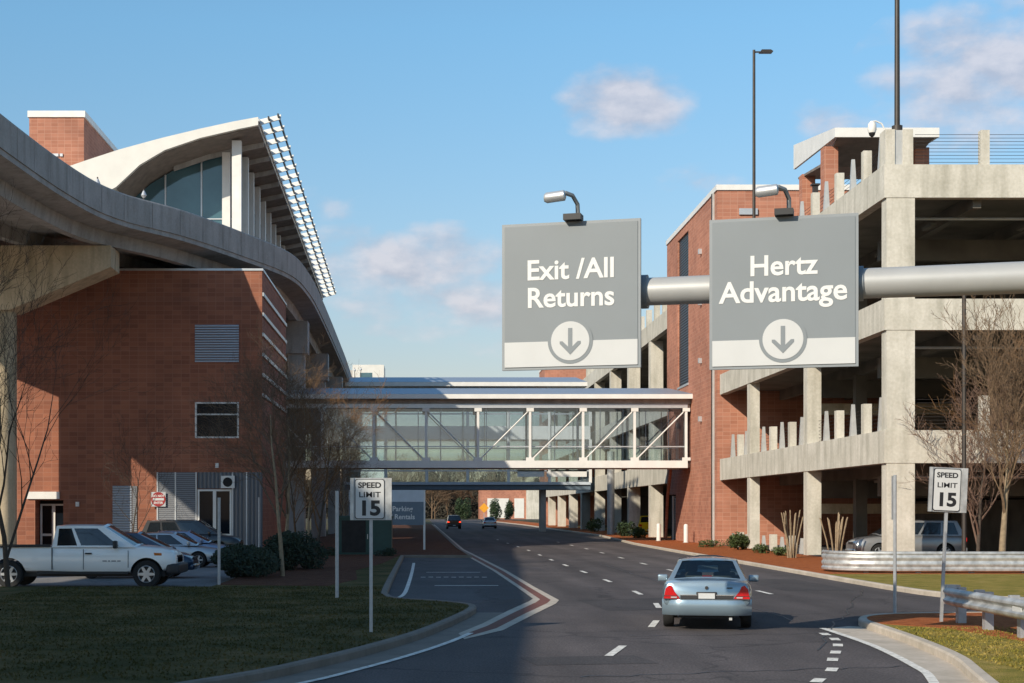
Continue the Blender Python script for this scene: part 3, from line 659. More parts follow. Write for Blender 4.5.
# do-not-enter sign on the wall corner
dn = thing('wall_sign', 'round red no entry sign on white square mounted on sunlit brick', 'sign', (-14.78, YF - .2, 3.0))
q = MB(); q.box(-.405, .405, -.02, 0, -.405, .405); q.build('backing', M['frame_alu'], dn)
q = MB(); q.disc_y(0, 0, .40, -.03, -.021); q.build('disc', M['sign_red'], dn)
q = MB(); q.box(-.31, .31, -.036, -.031, -.065, .065); q.build('bar', M['sign_white'], dn)
text_mesh('lettering', 'DO NOT', .17, M['letter'], dn, (0, -.034, .18), bold=.004); text_mesh('lettering', 'ENTER', .17, M['letter'], dn, (0, -.034, -.2), bold=.004)

# brick tower above the viaduct
TO = (-26, 114, 15)
tw = thing('rooftop_tower', 'square brick rooftop tower with white cap rising beside the terminal roof', 'tower', TO)
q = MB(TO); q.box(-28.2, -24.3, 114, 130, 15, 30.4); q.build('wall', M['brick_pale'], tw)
q = MB(TO); q.box(-28.3, -24.2, 113.9, 130.1, 30.4, 30.85); q.build('cap', M['white'], tw)
q = MB(TO); q.box(-26.6, -26.1, 113.9, 113.996, 27.6, 27.8).box(-26.0, -25.8, 113.9, 113.996, 27.6, 27.8); q.build('vent', M['frame_alu'], tw)

# ------------------------------------------------------------------ terminal with swooping roof
EO = (-20, 108.8, 17)
tm = thing('terminal', 'airport terminal hall with white swooping roof, glass front and white columns', 'terminal', EO)
top = [(-24.5, 25.7), (-22.9, 26.25), (-20.75, 26.95), (-18, 27.7), (-15.3, 28.35), (-13, 28.85), (-11.35, 29.15)]
bot = [(-11.35, 28.6), (-12.6, 28.35), (-15.3, 27.72), (-17.7, 26.9), (-19.4, 25.9), (-21, 24.4), (-24.5, 22.4)]
Y0, Y1, DZ = 108.8, 178., -2.75
prof = top + bot
def swept(name, prof, y0, y1, m, z_fall=True):
    q = MB(EO); k = len(prof); N = 20; vs = []
    for i in range(N + 1):
        y = y0 + (y1 - y0) * i / N; dz = DZ * (y - Y0) / (Y1 - Y0)
        vs += [(x, y, z + dz) for x, z in prof]
    fs = [tuple(range(k)), tuple(N * k + j for j in reversed(range(k)))]
    for i in range(N):
        for j in range(k): fs.append((i * k + j, i * k + (j + 1) % k, (i + 1) * k + (j + 1) % k, (i + 1) * k + j))
    q.add(vs, fs); return q.build(name, m, tm, 25)
rf = swept('roof', prof, Y0, Y1, M['offwhite'])
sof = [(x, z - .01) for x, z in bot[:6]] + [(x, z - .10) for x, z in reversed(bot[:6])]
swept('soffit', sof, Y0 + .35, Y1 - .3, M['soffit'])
for i in range(18):     # soffit ribs
    y = Y0 + 4 + i * 3.8; dz = DZ * (y - Y0) / (Y1 - Y0)
    pr = [(x, z - .1) for x, z in bot[:4]] + [(x, z - .42) for x, z in reversed(bot[:4])]
    q = MB(EO); q.poly_y([(x, z + dz) for x, z in pr], y - .12, y + .12); q.build('soffit_rib', M['concrete_road'], tm)
sh = None
for x, z in ((-11.30, 28.95), (-10.65, 29.12), (-10.0, 29.3)):
    q = MB(EO); q.hexa([(x - .05, Y0, z - .09), (x + .05, Y0, z - .09), (x + .05, Y1, z - .09 + DZ), (x - .05, Y1, z - .09 + DZ), (x - .05, Y0, z + .09), (x + .05, Y0, z + .09), (x + .05, Y1, z + .09 + DZ), (x - .05, Y1, z + .09 + DZ)])
    q.build('eave_rail', M['dark_metal'] if x > -11 else M['frame_alu'], tm)
for i in range(27):
    y = Y0 + .35 + i * 2.62; dz = DZ * (y - Y0) / (Y1 - Y0)
    q = MB(EO); q.hexa([(-11.3, y, 28.7 + dz), (-9.85, y, 29.1 + dz), (-9.85, y + .16, 29.1 + dz), (-11.3, y + .16, 28.7 + dz), (-11.3, y + .3, 29.15 + dz), (-9.85, y + .3, 29.5 + dz), (-9.85, y + .5, 29.5 + dz), (-11.3, y + .5, 29.15 + dz)])
    q.build('sunshade_blade', M['offwhite'], tm)
q = MB(EO); yg = 113.2
gtop = [(-13.1, 27.9), (-15.3, 27.35), (-17.7, 26.5), (-19.4, 25.5), (-21, 24.1), (-23.5, 22.6)]
q.poly_y([(-13.1, 17.2)] + gtop + [(-23.5, 17.2)], yg, yg + .06); q.build('glass_wall', M['curtain'], tm)
for x in (-20.9, -18.35, -15.8): q = MB(EO); q.box(x - .05, x + .05, yg - .12, yg - .002, 17.2, 24.2 + (x + 20.9) * .75); q.build('mullion', M['frame_alu'], tm)
for z in (19.4, 21.2, 23): q = MB(EO); q.box(-22.9 + (z - 22.6) * 1.2 if z > 22.6 else -23.4, -13.15, yg - .08, yg - .004, z - .04, z + .04); q.build('mullion', M['frame_alu'], tm)
q = MB(EO); q.box(-13.16, -13.1, yg + .1, Y1 - 4, 17.2, 25.2); q.build('glass_wall', M['curtain'], tm)
for i in range(15):
    y = 110.6 + i * 4.4; dz = DZ * (y - Y0) / (Y1 - Y0); wv = .32 if i < 2 else .24
    q = MB(EO); q.box(-13 - wv, -13 + wv, y - .25, y + .25, 17.15, 27.98 + dz); q.build('column', M['white'], tm)
for x in (-14.0,): q = MB(EO); q.box(x - .28, x + .28, 112.6, 113.1, 17.15, 27.6); q.build('column', M['white'], tm)
q = MB(EO); q.box(-15.6, -12.6, 110.4, 112.2, 18.7, 18.95).box(-14.3, -12.6, 110.9, 112.2, 19.6, 19.8); q.build('canopy_ledge', M['white'], tm)
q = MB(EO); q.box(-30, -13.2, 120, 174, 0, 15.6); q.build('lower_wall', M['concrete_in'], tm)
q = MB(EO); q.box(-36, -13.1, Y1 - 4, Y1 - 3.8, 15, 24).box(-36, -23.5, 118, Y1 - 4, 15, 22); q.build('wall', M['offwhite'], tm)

# thin lamp masts on the viaduct
for (x, y, h_, lab) in ((-17.0, 86, 3.2, 'slim black mast with small globe on the viaduct parapet before the brick tower'), (-14.9, 88.2, 3.0, 'slim black mast with small lamp on the parapet left of the glass front'),
                        (-8.4, 205, 3.6, 'tall thin lamp mast beyond the terminal eave'), (-8.3, 222, 5.2, 'shorter thin lamp mast beyond the terminal eave')):
    t = thing('lamp_mast', lab, 'lamp', (x - .6, y, 17.1), 0, 'lamp masts on the viaduct')
    q = MB(); q.tube([(0, 0, 0), (0, 0, h_)], [.06, .04], 8); q.build('pole', M['dark_metal'], t)
    q = MB(); q.tube([(0, 0, h_ - .5), (0, 0, h_ - .35), (0, 0, h_ - .1)], [.05, .16, .05], 10); q.build('lamp_head', M['frame_alu'], t, 40)

# far white tower block
FO = (-12, 320, 0)
fb = thing('office_block', 'distant pale square office block above the pedestrian bridge roof', 'building', FO)
q = MB(FO); q.box(-14.5, -8.2, 320, 330, 0, 31.6); q.build('wall', M['offwhite'], fb)
q = MB(FO); q.box(-13, -10.6, 319.9, 319.99, 28.6, 30); q.build('window', M['curtain'], fb)
q = MB(FO); q.box(-16.4, -14.5, 321, 330, 0, 30.6); q.build('annex', M['concrete_road'], fb)

# ------------------------------------------------------------------ footbridges
def footbridge():
    O = (3, 116, 5); t = thing('footbridge', 'white steel truss footbridge with glazed sides crossing the road', 'footbridge', O)
    yf, yb = 114.3, 118.3; s = F / yf
    xs = [(px - VX) / s for px in (270, 322, 374, 426, 478, 530, 583, 634.5, 686)]
    zb, zt = 5.45, 9.65
    def bx(name, m, *bs):
        q = MB(O)
        for b_ in bs: q.box(*b_)
        return q.build(name, m, t)
    for y in (yf, yb):
        bx('bottom_chord', M['white'], (xs[0], xs[-1] + .1, y - .15, y + .15, zb - .02, zb + .5)); bx('top_chord', M['frame_alu'], (xs[0], xs[-1] + .1, y - .13, y + .13, zt + .05, zt + .34))
        for i, x in enumerate(xs):
            bx('post', M['white'], (x - .085, x + .085, y - .12, y + .12, zb + .5, zt + .05)); bx('gusset_plate', M['white'], (x - .3, x + .3, y - .15, y - .121, zb + .5, zb + .72), (x - .26, x + .26, y - .15, y - .121, zt - .2, zt + .05))
            if i < 8:
                a, c = (x, xs[i + 1]) if i < 4 else (xs[i + 1], x)
                q = MB(O); q.tube([(a, y, zt - .05), (c, y, zb + .45)], .045, 8); q.build('diagonal_brace', M['white'], t, 40)
                pass
    for y in (yf + .3, yb - .3):
        bx('glass_pane', M['bridge_glass'], (xs[0], xs[-1], y - .012, y + .012, 7.0, zt + .2)); bx('glass_pane', M['rail_glass'], (xs[0], xs[-1], y - .012, y + .012, zb + .4, 6.92))
        bx('handrail', M['frame_alu'], (xs[0], xs[-1], y - .05, y + .05, 6.92, 7.0))
        k = 0; x = xs[0] + .8
        while x < xs[-1]:
            bx('mullion', M['frame_alu'], (x - .03, x + .03, y + .02, y + .06, zb + .4, zt)); x += 1.63
    bx('deck', M['concrete_road'], (xs[0], xs[-1] + .3, yf + .16, yb - .16, zb + .02, zb + .3))
    bx('ceiling', M['offwhite'], (xs[0], xs[-1] + .3, yf + .16, yb - .16, zt + .1, zt + .3))
    bx('frieze', M['concrete_road'], (xs[0] - .3, xs[-1] + .35, yf - .05, yb + .05, zt + .34, zt + .68))
    x0, x1 = xs[0] - .5, xs[-1] + .45
    bx('eave_fascia', M['white'], (x0, x1, yf - .75, yf - .6, zt + .68, zt + 1.0), (x0, x1, yb + .6, yb + .75, zt + .68, zt + 1.0))
    bx('eave_soffit', M['offwhite'], (x0, x1, yf - .6, yb + .6, zt + .69, zt + .74))
    q = MB(O); ym = (yf + yb) / 2
    q.add([(x0, yf - .75, zt + 1.005), (x1, yf - .75, zt + 1.005), (x1 - 1.4, ym, zt + 1.62), (x0, ym, zt + 1.62), (x0, yb + .75, zt + 1.005), (x1, yb + .75, zt + 1.005)], [(0, 1, 2, 3), (3, 2, 5, 4), (1, 5, 2)])
    q.build('roof', M['roofmetal'], t, smooth='raw')
footbridge()
def doublebridge():
    O = (3, 182, 5); t = thing('skyway', 'two storey pale skyway behind the white truss footbridge', 'skyway', O)
    y0, y1 = 180, 185; x0, x1 = -9, 18.6
    def bx(name, m, *bs):
        q = MB(O)
        for b_ in bs: q.box(*b_)
        return q.build(name, m, t)
    bx('floor_band', M['white'], (x0, x1, y0 - .1, y1, 10.4, 11.9)); bx('floor_band', M['sign_slate'], (x0, x1, y0 - .1, y1, 4.75, 5.5)); bx('floor_edge', M['sign_band'], (x0, x1, y0 - .35, y0 - .101, 5.3, 5.62)); bx('white_panel', M['white'], (10.4, 13.4, y0 - .06, y0 + .04, 6.2, 6.95), (13.7, 18.2, y0 - .06, y0 + .04, 6.2, 6.95))
    for zz0, zz1 in ((5.5, 10.4), (11.9, 15.9)):
        bx('glass_pane', M['rail_glass'], (x0, x1, y0 + .05, y0 + .08, zz0, zz1)); bx('glass_pane', M['rail_glass'], (x0, x1, y1 - .08, y1 - .05, zz0, zz1))
        x = x0
        while x <= x1: bx('post', M['white'], (x - .16, x + .16, y0 - .12, y0 + .04, zz0, zz1)); x += 4.6
        bx('handrail', M['frame_alu'], (x0, x1, y0 - .06, y0 + .04, zz0 + 1.3, zz0 + 1.45))
    bx('eave_fascia', M['white'], (x0, 18.2, y0 - .8, y1 + .8, 16.35, 16.8))
    q = MB(O); q.add([(x0, y0 - .8, 16.81), (18.2, y0 - .8, 16.81), (17.2, 182.5, 17.6), (x0, 182.5, 17.6), (18.2, y1 + .8, 16.81), (x0, y1 + .8, 16.81)], [(0, 1, 2, 3), (3, 2, 4, 5), (1, 4, 2)]); q.build('roof', M['roofmetal'], t, smooth='raw')
    for x in (13.4,): bx('pillar', M['concrete_road'], (x - .3, x + .3, y0 + 1, y1 - 1, 0, 4.75))
doublebridge()

# ------------------------------------------------------------------ parking garage
GO = (20, 66.7, 0)
ga = thing('parking_garage', 'pale concrete open parking garage with deep beams on the right', 'parking garage', GO)
def gp(name, m, *bs, parent=ga, smooth=None):
    q = MB(GO)
    for b_ in bs: q.box(*b_)
    return q.build(name, m, parent, smooth)
X0, YG, YB = 19.15, 66.7, 103.9
for z0, z1 in ((4.35, 5.72), (9.9, 11.2), (15.42, 16.8)):
    gp('spandrel_beam', M['concrete_lit'], (X0, 34, YG, YG + .45, z0, z1)); gp('spandrel_beam', M['concrete_lit'], (34.03, 70, YG, YG + .45, z0, z1))
    gp('spandrel_beam', M['concrete_lit'], (X0, X0 + .45, YG + .45, 80.7, z0, z1)); gp('spandrel_beam', M['concrete_lit'], (X0, X0 + .45, 80.73, YB, z0, z1))
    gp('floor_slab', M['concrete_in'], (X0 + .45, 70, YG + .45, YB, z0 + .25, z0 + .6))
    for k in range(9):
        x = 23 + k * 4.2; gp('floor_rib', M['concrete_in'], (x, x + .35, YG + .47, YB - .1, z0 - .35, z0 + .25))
for za, zb_ in ((0, 4.35), (5.72, 9.9), (11.2, 15.42)):
    gp('column', M['concrete_lit'], (X0 + .1, X0 + 1.28, YG + .03, YG + .75, za, zb_))
    for y, wd in ((80.3, .74), (94.5, .62)): gp('column', M['concrete_lit'], (X0 + .04, X0 + wd, y, y + .8, za, zb_))
    gp('column', M['concrete_lit'], (36.2, 37.2, YG + .05, YG + 1.0, za, zb_))
    for x in (30.5, 44):
        for y in (80, 94): gp('inner_column', M['concrete_in'], (x, x + .8, y, y + .8, za, zb_ - .3))
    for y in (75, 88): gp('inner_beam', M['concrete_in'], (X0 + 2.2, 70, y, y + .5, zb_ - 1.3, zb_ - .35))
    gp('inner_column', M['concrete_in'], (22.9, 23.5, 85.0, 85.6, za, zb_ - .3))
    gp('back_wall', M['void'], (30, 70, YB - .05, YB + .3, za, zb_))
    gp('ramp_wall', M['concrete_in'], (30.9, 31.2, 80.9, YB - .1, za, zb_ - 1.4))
gp('ramp_beam', M['concrete_tan'], (21.5, 29.5, 88.6, 89.2, 2.2, 2.75)); gp('ramp_beam', M['concrete_tan'], (21.5, 29.5, 88.6, 89.2, 7.7, 8.3)); gp('ramp_beam', M['concrete_tan'], (21.5, 29.5, 88.6, 89.2, 13.0, 13.5))
gp('floor_slab', M['asphalt_lot'], (X0 + .1, 70, YG, YB, -.1, .15))
for zb_ in (4.35, 9.9, 15.42):
    for x in (22.2, 26.4, 30.2):
        for y in (70.5, 78, 92): gp('light_fixture', M['concrete_in'], (x - .12, x + .12, y - .65, y + .65, zb_ - .62, zb_ - .48))
    q = MB(GO); q.tube([(20.6, 68.6, zb_ - .55), (60, 68.6, zb_ - .55)], .06, 8); q.build('sprinkler_pipe', M['fin_white'], ga, 40)
# post stubs and tapered fins along the side and front edges
for zl in (5.72, 16.8, .15):
    for k, y in enumerate((70.2, 74.8, 84.4, 89.0, 98.2) if zl < 10 else (70.2, 74.8, 79.4, 89.0)):
        if zl < 1 and y < 80: continue
        hh = 1.32 if zl > 1 else .9
        gp('guard_post', M['concrete_lit'], (X0 + .04, X0 + .40, y - .2, y + .2, zl, zl + hh))
    for y in (67.9, 72.4, 77.2, 82.2, 86.8, 91.5, 96.4, 100.6):
        if zl < 1 and y < 81: continue
        q = MB(GO); q.taper(X0 + .22, y, zl, zl + (1.45 if zl > 1 else .8), .14, .13, .07, .06); q.build('guard_fin', M['fin_white'], ga)
for zl in (5.72, 16.8):
    for x in (23.2, 27.5, 31.8): gp('guard_post', M['concrete_lit'], (x, x + .36, YG + .05, YG + .42, zl, zl + 1.45))
    for k in range(9):
        q = MB(GO); q.tube([(X0 + 1.3 if zl < 10 else 20.5, YG + .25, zl + .14 + k * .145), (60, YG + .25, zl + .14 + k * .145)], .011, 5); q.build('cable_rail', M['dark_metal'], ga)
    for k in range(7):
        q = MB(GO); q.tube([(X0 + .62, YG + 1.3, zl + .14 + k * .17), (X0 + .62, YB - .1, zl + .14 + k * .17)], .011, 5); q.build('cable_rail', M['dark_metal'], ga)
gp('corner_upstand', M['concrete_lit'], (X0 + .06, X0 + .46, YG + .06, YG + .9, 16.8, 18.28), (X0 + .8, X0 + 1.22, YG + .06, YG + .9, 16.8, 18.28)); gp('corner_upstand', M['fin_white'], (X0 + .46, X0 + .8, YG + .12, YG + .85, 16.8, 18.26))
# white pipe inside, small fire pump on the parapet post
q = MB(GO); q.tube([(21, 96, 5.3 + 5.2), (29, 96, 10.5)], .12, 8); q.build('drain_pipe', M['fin_white'], ga, 40)
gp('pipe_cap', M['dark_metal'], (X0 + .1, X0 + .34, 79.3, 79.54, 18.13, 18.5), (X0 + .02, X0 + .42, 79.22, 79.62, 18.5, 18.58))

# brick stair tower of the garage
SO = (22, 104, 0); TX = 19.0
st = thing('stair_tower', 'tall pale red brick stair tower with dark window slot beside the garage', 'tower', SO)
def sp_(name, m, *bs, parent=st):
    q = MB(SO)
    for b_ in bs: q.box(*b_)
    return q.build(name, m, parent)
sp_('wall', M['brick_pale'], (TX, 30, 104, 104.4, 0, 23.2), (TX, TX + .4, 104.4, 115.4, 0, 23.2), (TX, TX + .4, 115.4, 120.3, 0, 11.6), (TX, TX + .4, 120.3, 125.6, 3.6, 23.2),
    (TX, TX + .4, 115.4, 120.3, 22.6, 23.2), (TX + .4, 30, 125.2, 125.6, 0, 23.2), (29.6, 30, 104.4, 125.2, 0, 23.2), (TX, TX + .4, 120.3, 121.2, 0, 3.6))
sp_('roof', M['concrete_in'], (TX + .4, 29.6, 104.4, 125.2, 22.6, 22.8))
sp_('coping', M['white'], (TX - .08, 30.1, 103.9, 125.7, 23.2, 23.55))
wl = sp_('window_slot', M['louver_dark'], (TX + .12, TX + .18, 115.4, 120.3, 11.6, 22.6)); sp_('sill', M['frame_alu'], (TX - .05, TX + .12, 115.35, 120.35, 11.45, 11.6), parent=wl)
sp_('downspout', M['dark_metal'], (TX - .16, TX - .01, 105.2, 105.36, .1, 23.2)); sp_('downspout', M['fin_white'], (TX - .14, TX - .01, 104.95, 105.08, .1, 23.2))
for z in (8.5, 12.5, 16.5, 20): sp_('wall_lamp', M['frame_alu'], (TX - .22, TX - .002, 109.8, 110.1, z, z + .35))
sp_('door_recess', M['void'], (TX + .3, TX + .36, 121.2, 125.4, 0, 3.6)); sp_('door', M['louver_dark'], (TX + .12, TX + .2, 121.3, 123, 0.1, 3.4)); sp_('door_frame', M['white'], (TX + .05, TX + .3, 123.05, 123.25, 0, 3.5))
q = MB(SO); q.tube([(TX - .6, 119.2, 6.2), (TX - .55, 121.6, 3.6), (TX - .5, 123, 0.2)], .12, 8) ; q.build('drain_pipe', M['brick_pale'], st, 40)
sp_('parapet_vent', M['frame_alu'], (20.4, 21.6, 103.86, 103.99, 21.6, 22.0))

# second garage section beyond the tower
G2 = (20, 126, 0)
g2 = thing('parking_garage', 'far section of the concrete garage beyond the brick tower', 'parking garage', G2)
def hp(name, m, *bs):
    q = MB(G2)
    for b_ in bs: q.box(*b_)
    return q.build(name, m, g2)
for z0, z1 in ((4.55, 6.2), (9.9, 11.4), (16.8, 18.3)):
    hp('spandrel_beam', M['concrete_lit'], (X0, X0 + .45, 126.4, 200, z0, z1)); hp('floor_slab', M['concrete_in'], (X0 + .45, 60, 126.4, 200, z0 + .2, z0 + .55))
    hp('spandrel_beam', M['concrete_lit'], (X0, X0 + .45, 200.05, 262, z0, z1)); hp('floor_slab', M['concrete_in'], (X0 + .45, 60, 200.05, 262, z0 + .2, z0 + .55))
for za, zb_ in ((0, 4.55), (6.2, 9.9), (11.4, 16.8)):
    for y in (136, 150.5, 165, 180, 196, 212, 230, 248): hp('column', M['concrete_lit'], (X0 + .02, X0 + 1.1, y, y + 1.2, za, zb_))
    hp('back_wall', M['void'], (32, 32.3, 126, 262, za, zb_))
for k in range(14): hp('guard_post', M['concrete_lit'], (X0 + .04, X0 + .5, 129 + k * 4.7, 129.5 + k * 4.7, 18.3, 19.75))
q = MB(G2); q.tube([(X0 - 1.5, 152, 0), (X0 - 1.5, 152, 8)], .35, 12); q.build('round_column', M['fin_white'], g2, 40)
hp('wall', M['brick_pale'], (X0 + .5, X0 + 12, 262.1, 275, 0, 26))
hp('coping', M['white'], (X0 + .4, X0 + 12, 262, 275, 26, 26.4))

# lobby canopy on the garage roof
CO = (23, 84, 16.8)
cn = thing('rooftop_canopy', 'white edged canopy on brick piers over the garage roof', 'canopy', CO)
q = MB(CO); q.poly_x([(80, 21.05), (80, 21.52), (89, 22.7), (89, 21.35)], 20.5, 20.62); q.poly_x([(80, 21.05), (80, 21.52), (89, 22.7), (89, 21.35)], 25.6, 25.72); q.box(20.62, 25.6, 80, 80.15, 21.05, 21.52); q.build('fascia', M['white'], cn)
q = MB(CO); q.poly_x([(80.15, 21.4), (80.15, 21.5), (89, 22.68), (89, 22.5)], 20.62, 25.6); q.build('roof', M['roofmetal'], cn)
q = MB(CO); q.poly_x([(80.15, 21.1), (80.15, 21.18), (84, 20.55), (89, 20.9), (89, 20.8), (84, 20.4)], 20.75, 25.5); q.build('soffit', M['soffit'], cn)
for x, y, h_ in ((20.3, 81.4, 20.9), (20.65, 87.6, 20.8), (25.0, 81.6, 20.9)):
    q = MB(CO); q.box(x, x + .72, y, y + .72, 16.6, h_); q.build('brick_pier', M['brick_pale'], cn)
# dome camera
dc = thing('dome_camera', 'white dome security camera on a bent arm above the canopy', 'camera', (19.6, 68, 18.2))
q = MB(); q.tube([(0, 0, 0), (-.05, 0, .35), (-.2, 0, .62), (-.45, 0, .72), (-.6, 0, .70)], .035, 8); q.build('arm', M['white'], dc, 40)
q = MB(); q.tube([(-.6, 0, .72), (-.6, 0, .6), (-.6, 0, .35), (-.6, 0, .22)], [.06, .17, .19, .15], 14); q.build('housing', M['white'], dc, 40)
q = MB(); q.tube([(-.6, 0, .22), (-.6, 0, .12), (-.6, 0, .04)], [.14, .12, .04], 14); q.build('dome', M['ink'], dc, 40)

# pole lights
def pole_light(loc, h_, label, head=True, r=.11):
    t = thing('pole_light', label, 'pole light', loc, 0, 'pole lights on the garage')
    q = MB(); q.tube([(0, 0, 0), (0, 0, h_)], [r, r * .8], 10); q.build('pole', M['dark_metal'], t, 40)
    q = MB(); q.tube([(0, 0, 0), (0, 0, .25)], r * 1.9, 10); q.build('base', M['dark_metal'], t, 40)
    q = MB(); q.box(.0, .35, -.04, .04, h_ - .16, h_ - .08); q.build('arm', M['dark_metal'], t)
    q = MB(); q.poly_y([(.3, h_ - .17), (.42, h_ - .02), (.95, h_ - .02), (1.1, h_ - .12), (1.05, h_ - .17)], -.22, .22); q.build('lamp_head', M['dark_metal'], t)
    return t
s1 = 17.0
pole_light(((754 - VX) / s1, F / s1, 16.4), 2.35 + 461 / s1 - 16.4, 'dark pole light with one flat head rising behind the right hanging sign', r=.1)
pole_light((X0 + 1.03 - .35, YG + .5, 18.27), 9, 'dark pole running off the top of the picture from the garage corner', r=.12)
# dark pole standing before the garage at right
t = thing('lamp_post', 'thin dark lamp post rising in front of the garage opening at right', 'lamp post', ((964 - VX) / 26, F / 26, .12))
q = MB(); q.tube([(0, 0, 0), (0, 0, 10.7)], [.09, .08], 8); q.build('pole', M['dark_metal'], t, 40)
q = MB(); q.tube([(0, 0, 0), (0, 0, .5)], .16, 8); q.build('base', M['sign_yellow'], t, 40)
q = MB(); q.box(-.1, .7, -.15, .15, 10.7, 10.8); q.build('lamp_head', M['dark_metal'], t)

# ------------------------------------------------------------------ overhead signs on the pipe arm
def signboard(label, px0, px1, py0, py1, s, lines, tsize, ty, rz, lx):
    y = F / s; wdt = (px1 - px0) / s / math.cos(rz); hgt = (py1 - py0) / s; cx = ((px0 + px1) / 2 - VX) / s; zc = H + (VY - (py0 + py1) / 2) / s
    t = thing('overhead_sign', label, 'sign', (cx, y, zc), rz, 'grey overhead direction signs')
    hw, hh = wdt / 2, hgt / 2
    q = MB(); q.box(-hw, hw, 0, .07, -hh, hh); q.build('frame', M['sign_edge'], t)
    b_ = .045
    q = MB(); q.box(-hw + b_, hw - b_, -.012, -.001, -hh + b_, hh - b_); q.build('panel', M['sign_grey'], t)
    q = MB(); q.box(-hw + b_, hw - b_, -.018, -.013, -hh + b_, -hh + .19 * hgt); q.build('lower_band', M['sign_white'], t)
    cz = -hh + .19 * hgt
    q = MB(); q.disc_y(0, cz, .155 * hgt, -.024, -.0185, 48); q.build('arrow_ring', M['sign_grey'], t)
    q = MB(); q.disc_y(0, cz, .132 * hgt, -.030, -.0245, 48); q.build('arrow_disc', M['sign_white'], t)
    k = hgt / 2.3; q = MB(); ar = [(-.033, .20), (.033, .20), (.033, -.09), (.12, -.005), (.165, -.005), (.165, -.045), (0, -.215), (-.165, -.045), (-.165, -.005), (-.12, -.005), (-.033, -.09)]
    q.poly_y([(x * k, cz + z * k) for x, z in ar], -.036, -.0305); q.build('arrow', M['sign_grey'], t)
    for (txt, zz, off, sz) in lines:
        tt = text_mesh('lettering', txt, sz, M['letter'], t, (off, -.018, zz), bold=.008 * sz / .4)
    # lamp on a goose neck
    lm = MB(); lm.box(lx - .14, lx + .14, -.16, .1, hh + .005, hh + .10); lm.build('lamp_base', M['ink'], t)
    lm = MB(); lm.tube([(lx + .07, .0, hh + .1), (lx + .07, -.04, hh + .26), (lx + .02, -.2, hh + .37), (lx - .08, -.3, hh + .40)], .035, 8); lm.build('lamp_arm', M['sign_edge'], t, 40)
    lm = MB(); lm.tube([(lx - .07, -.3, hh + .36), (lx - .09, -.3, hh + .36), (lx - .37, -.3, hh + .335), (lx - .41, -.3, hh + .335)], [.05, .085, .085, .06], 16); lm.build('lamp_head', M['frame_alu'], t, 40)
    for x in (-.45, .45):
        br = MB(); br.box(x * wdt * .6 - .05, x * wdt * .6 + .05, .071, .24, -.45, .45); br.build('bracket', M['sign_edge'], t)
    return t, (cx, y, zc), hw, hh
S1, c1, hw1, hh1 = signboard('grey hanging sign reading Exit All Returns', 503, 638, 221.5, 369, 63.0, [('Exit /All', .40, .0, .445), ('Returns', -.04, .0, .445)], .4, .3, R(-16), .05)
S2, c2, hw2, hh2 = signboard('grey hanging sign reading Hertz Advantage on the thick pipe', 713, 853, 216.5, 368, 65.3, [('Hertz', .40, .0, .435), ('Advantage', .0, .0, .455)], .4, .3, R(-16), .02)
pa = thing('sign_gantry', 'thick pale grey horizontal pipe arm carrying both hanging signs', 'gantry', (12.9, 23.0, 0))
def gl_(x): return Vector((x, 25.4 - .287 * (x - 2.3) + .42, 5.84))
A, B, E = gl_(1.7), gl_(8.5), gl_(13.4)
q = MB((12.9, 23, 0)); q.tube([A, gl_(4), B, E], [.215, .222, .238, .25], 28); q.build('arm', M['pipe'], pa, 40)
q = MB((12.9, 23, 0)); q.tube([(E.x, E.y, 0.1), (E.x, E.y, 7.6)], [.32, .26], 24); q.build('column', M['pipe'], pa, 40)
for k in (3.5, 6.68):
    p = gl_(k); d = (B - A).normalized(); q = MB((12.9, 23, 0)); q.tube([p - d * .05, p + d * .05], .27, 24); q.build('clamp', M['sign_edge'], pa, 40)

# ------------------------------------------------------------------ speed limit signs, plain posts, guide sign
def speed_sign(label, px, base_py, s, py0, py1):
    x, y = (px - VX) / s, F / s
    t = thing('speed_limit_sign', label, 'sign', (x, y, .12), 0, 'speed limit signs'); z0 = H + (VY - py1) / s - .12; z1 = H + (VY - py0) / s - .12
    hh = (z1 - z0); zc = (z0 + z1) / 2
    q = MB(); q.box(-.38, .38, -.02, .0, z0 - .01, z1 + .01); q.build('backing', M['galv_post'], t)
    for xa, xb in ((-.38, -.315), (.27, .38)): q = MB(); q.box(xa, xb, -.05, -.021, z0 - .01, z1 + .01); q.build('side_fin', M['galv'], t)
    n_ = 6; r = .045; pts = []
    for cx, cz, a0 in ((.25 - r, z1 - .01 - r, 0), (-.295 + r, z1 - .01 - r, 90), (-.295 + r, z0 + .01 + r, 180), (.25 - r, z0 + .01 + r, 270)):
        for i in range(n_ + 1): a = R(a0 + 90 * i / n_); pts.append((cx + r * math.cos(a), cz + r * math.sin(a)))
    q = MB(); q.poly_y(pts, -.036, -.0205); q.build('border', M['ink'], t)
    mx_, mz = -.0225, zc; q = MB(); q.poly_y([(mx_ + (a - mx_) * .955, mz + (c - mz) * .967) for a, c in pts], -.039, -.0365); q.build('face', M['sign_white'], t)
    text_mesh('lettering', 'SPEED', .14, M['ink'], t, (mx_, -.0402, zc + hh * .33), bold=.0045, sx=1.12); text_mesh('lettering', 'LIMIT', .14, M['ink'], t, (mx_, -.0402, zc + hh * .10), bold=.002, sx=1.22)
    text_mesh('lettering', '15', .37, M['ink'], t, (mx_, -.0402, zc - hh * .24), bold=.014, sx=1.12)
    q = MB(); q.box(-.03, .03, .001, .045, 0, z1 - .02); q.build('post', M['galv_post'], t)
    return t
speed_sign('speed limit 15 sign on the shaded left lawn', 371, 636, 54.5, 478.5, 519.5)
rs_ = speed_sign('speed limit 15 sign on the mulched right island', 941.5, 625, 50.0, 468, 511.5); rs_.rotation_euler = (0, R(2.6), 0)
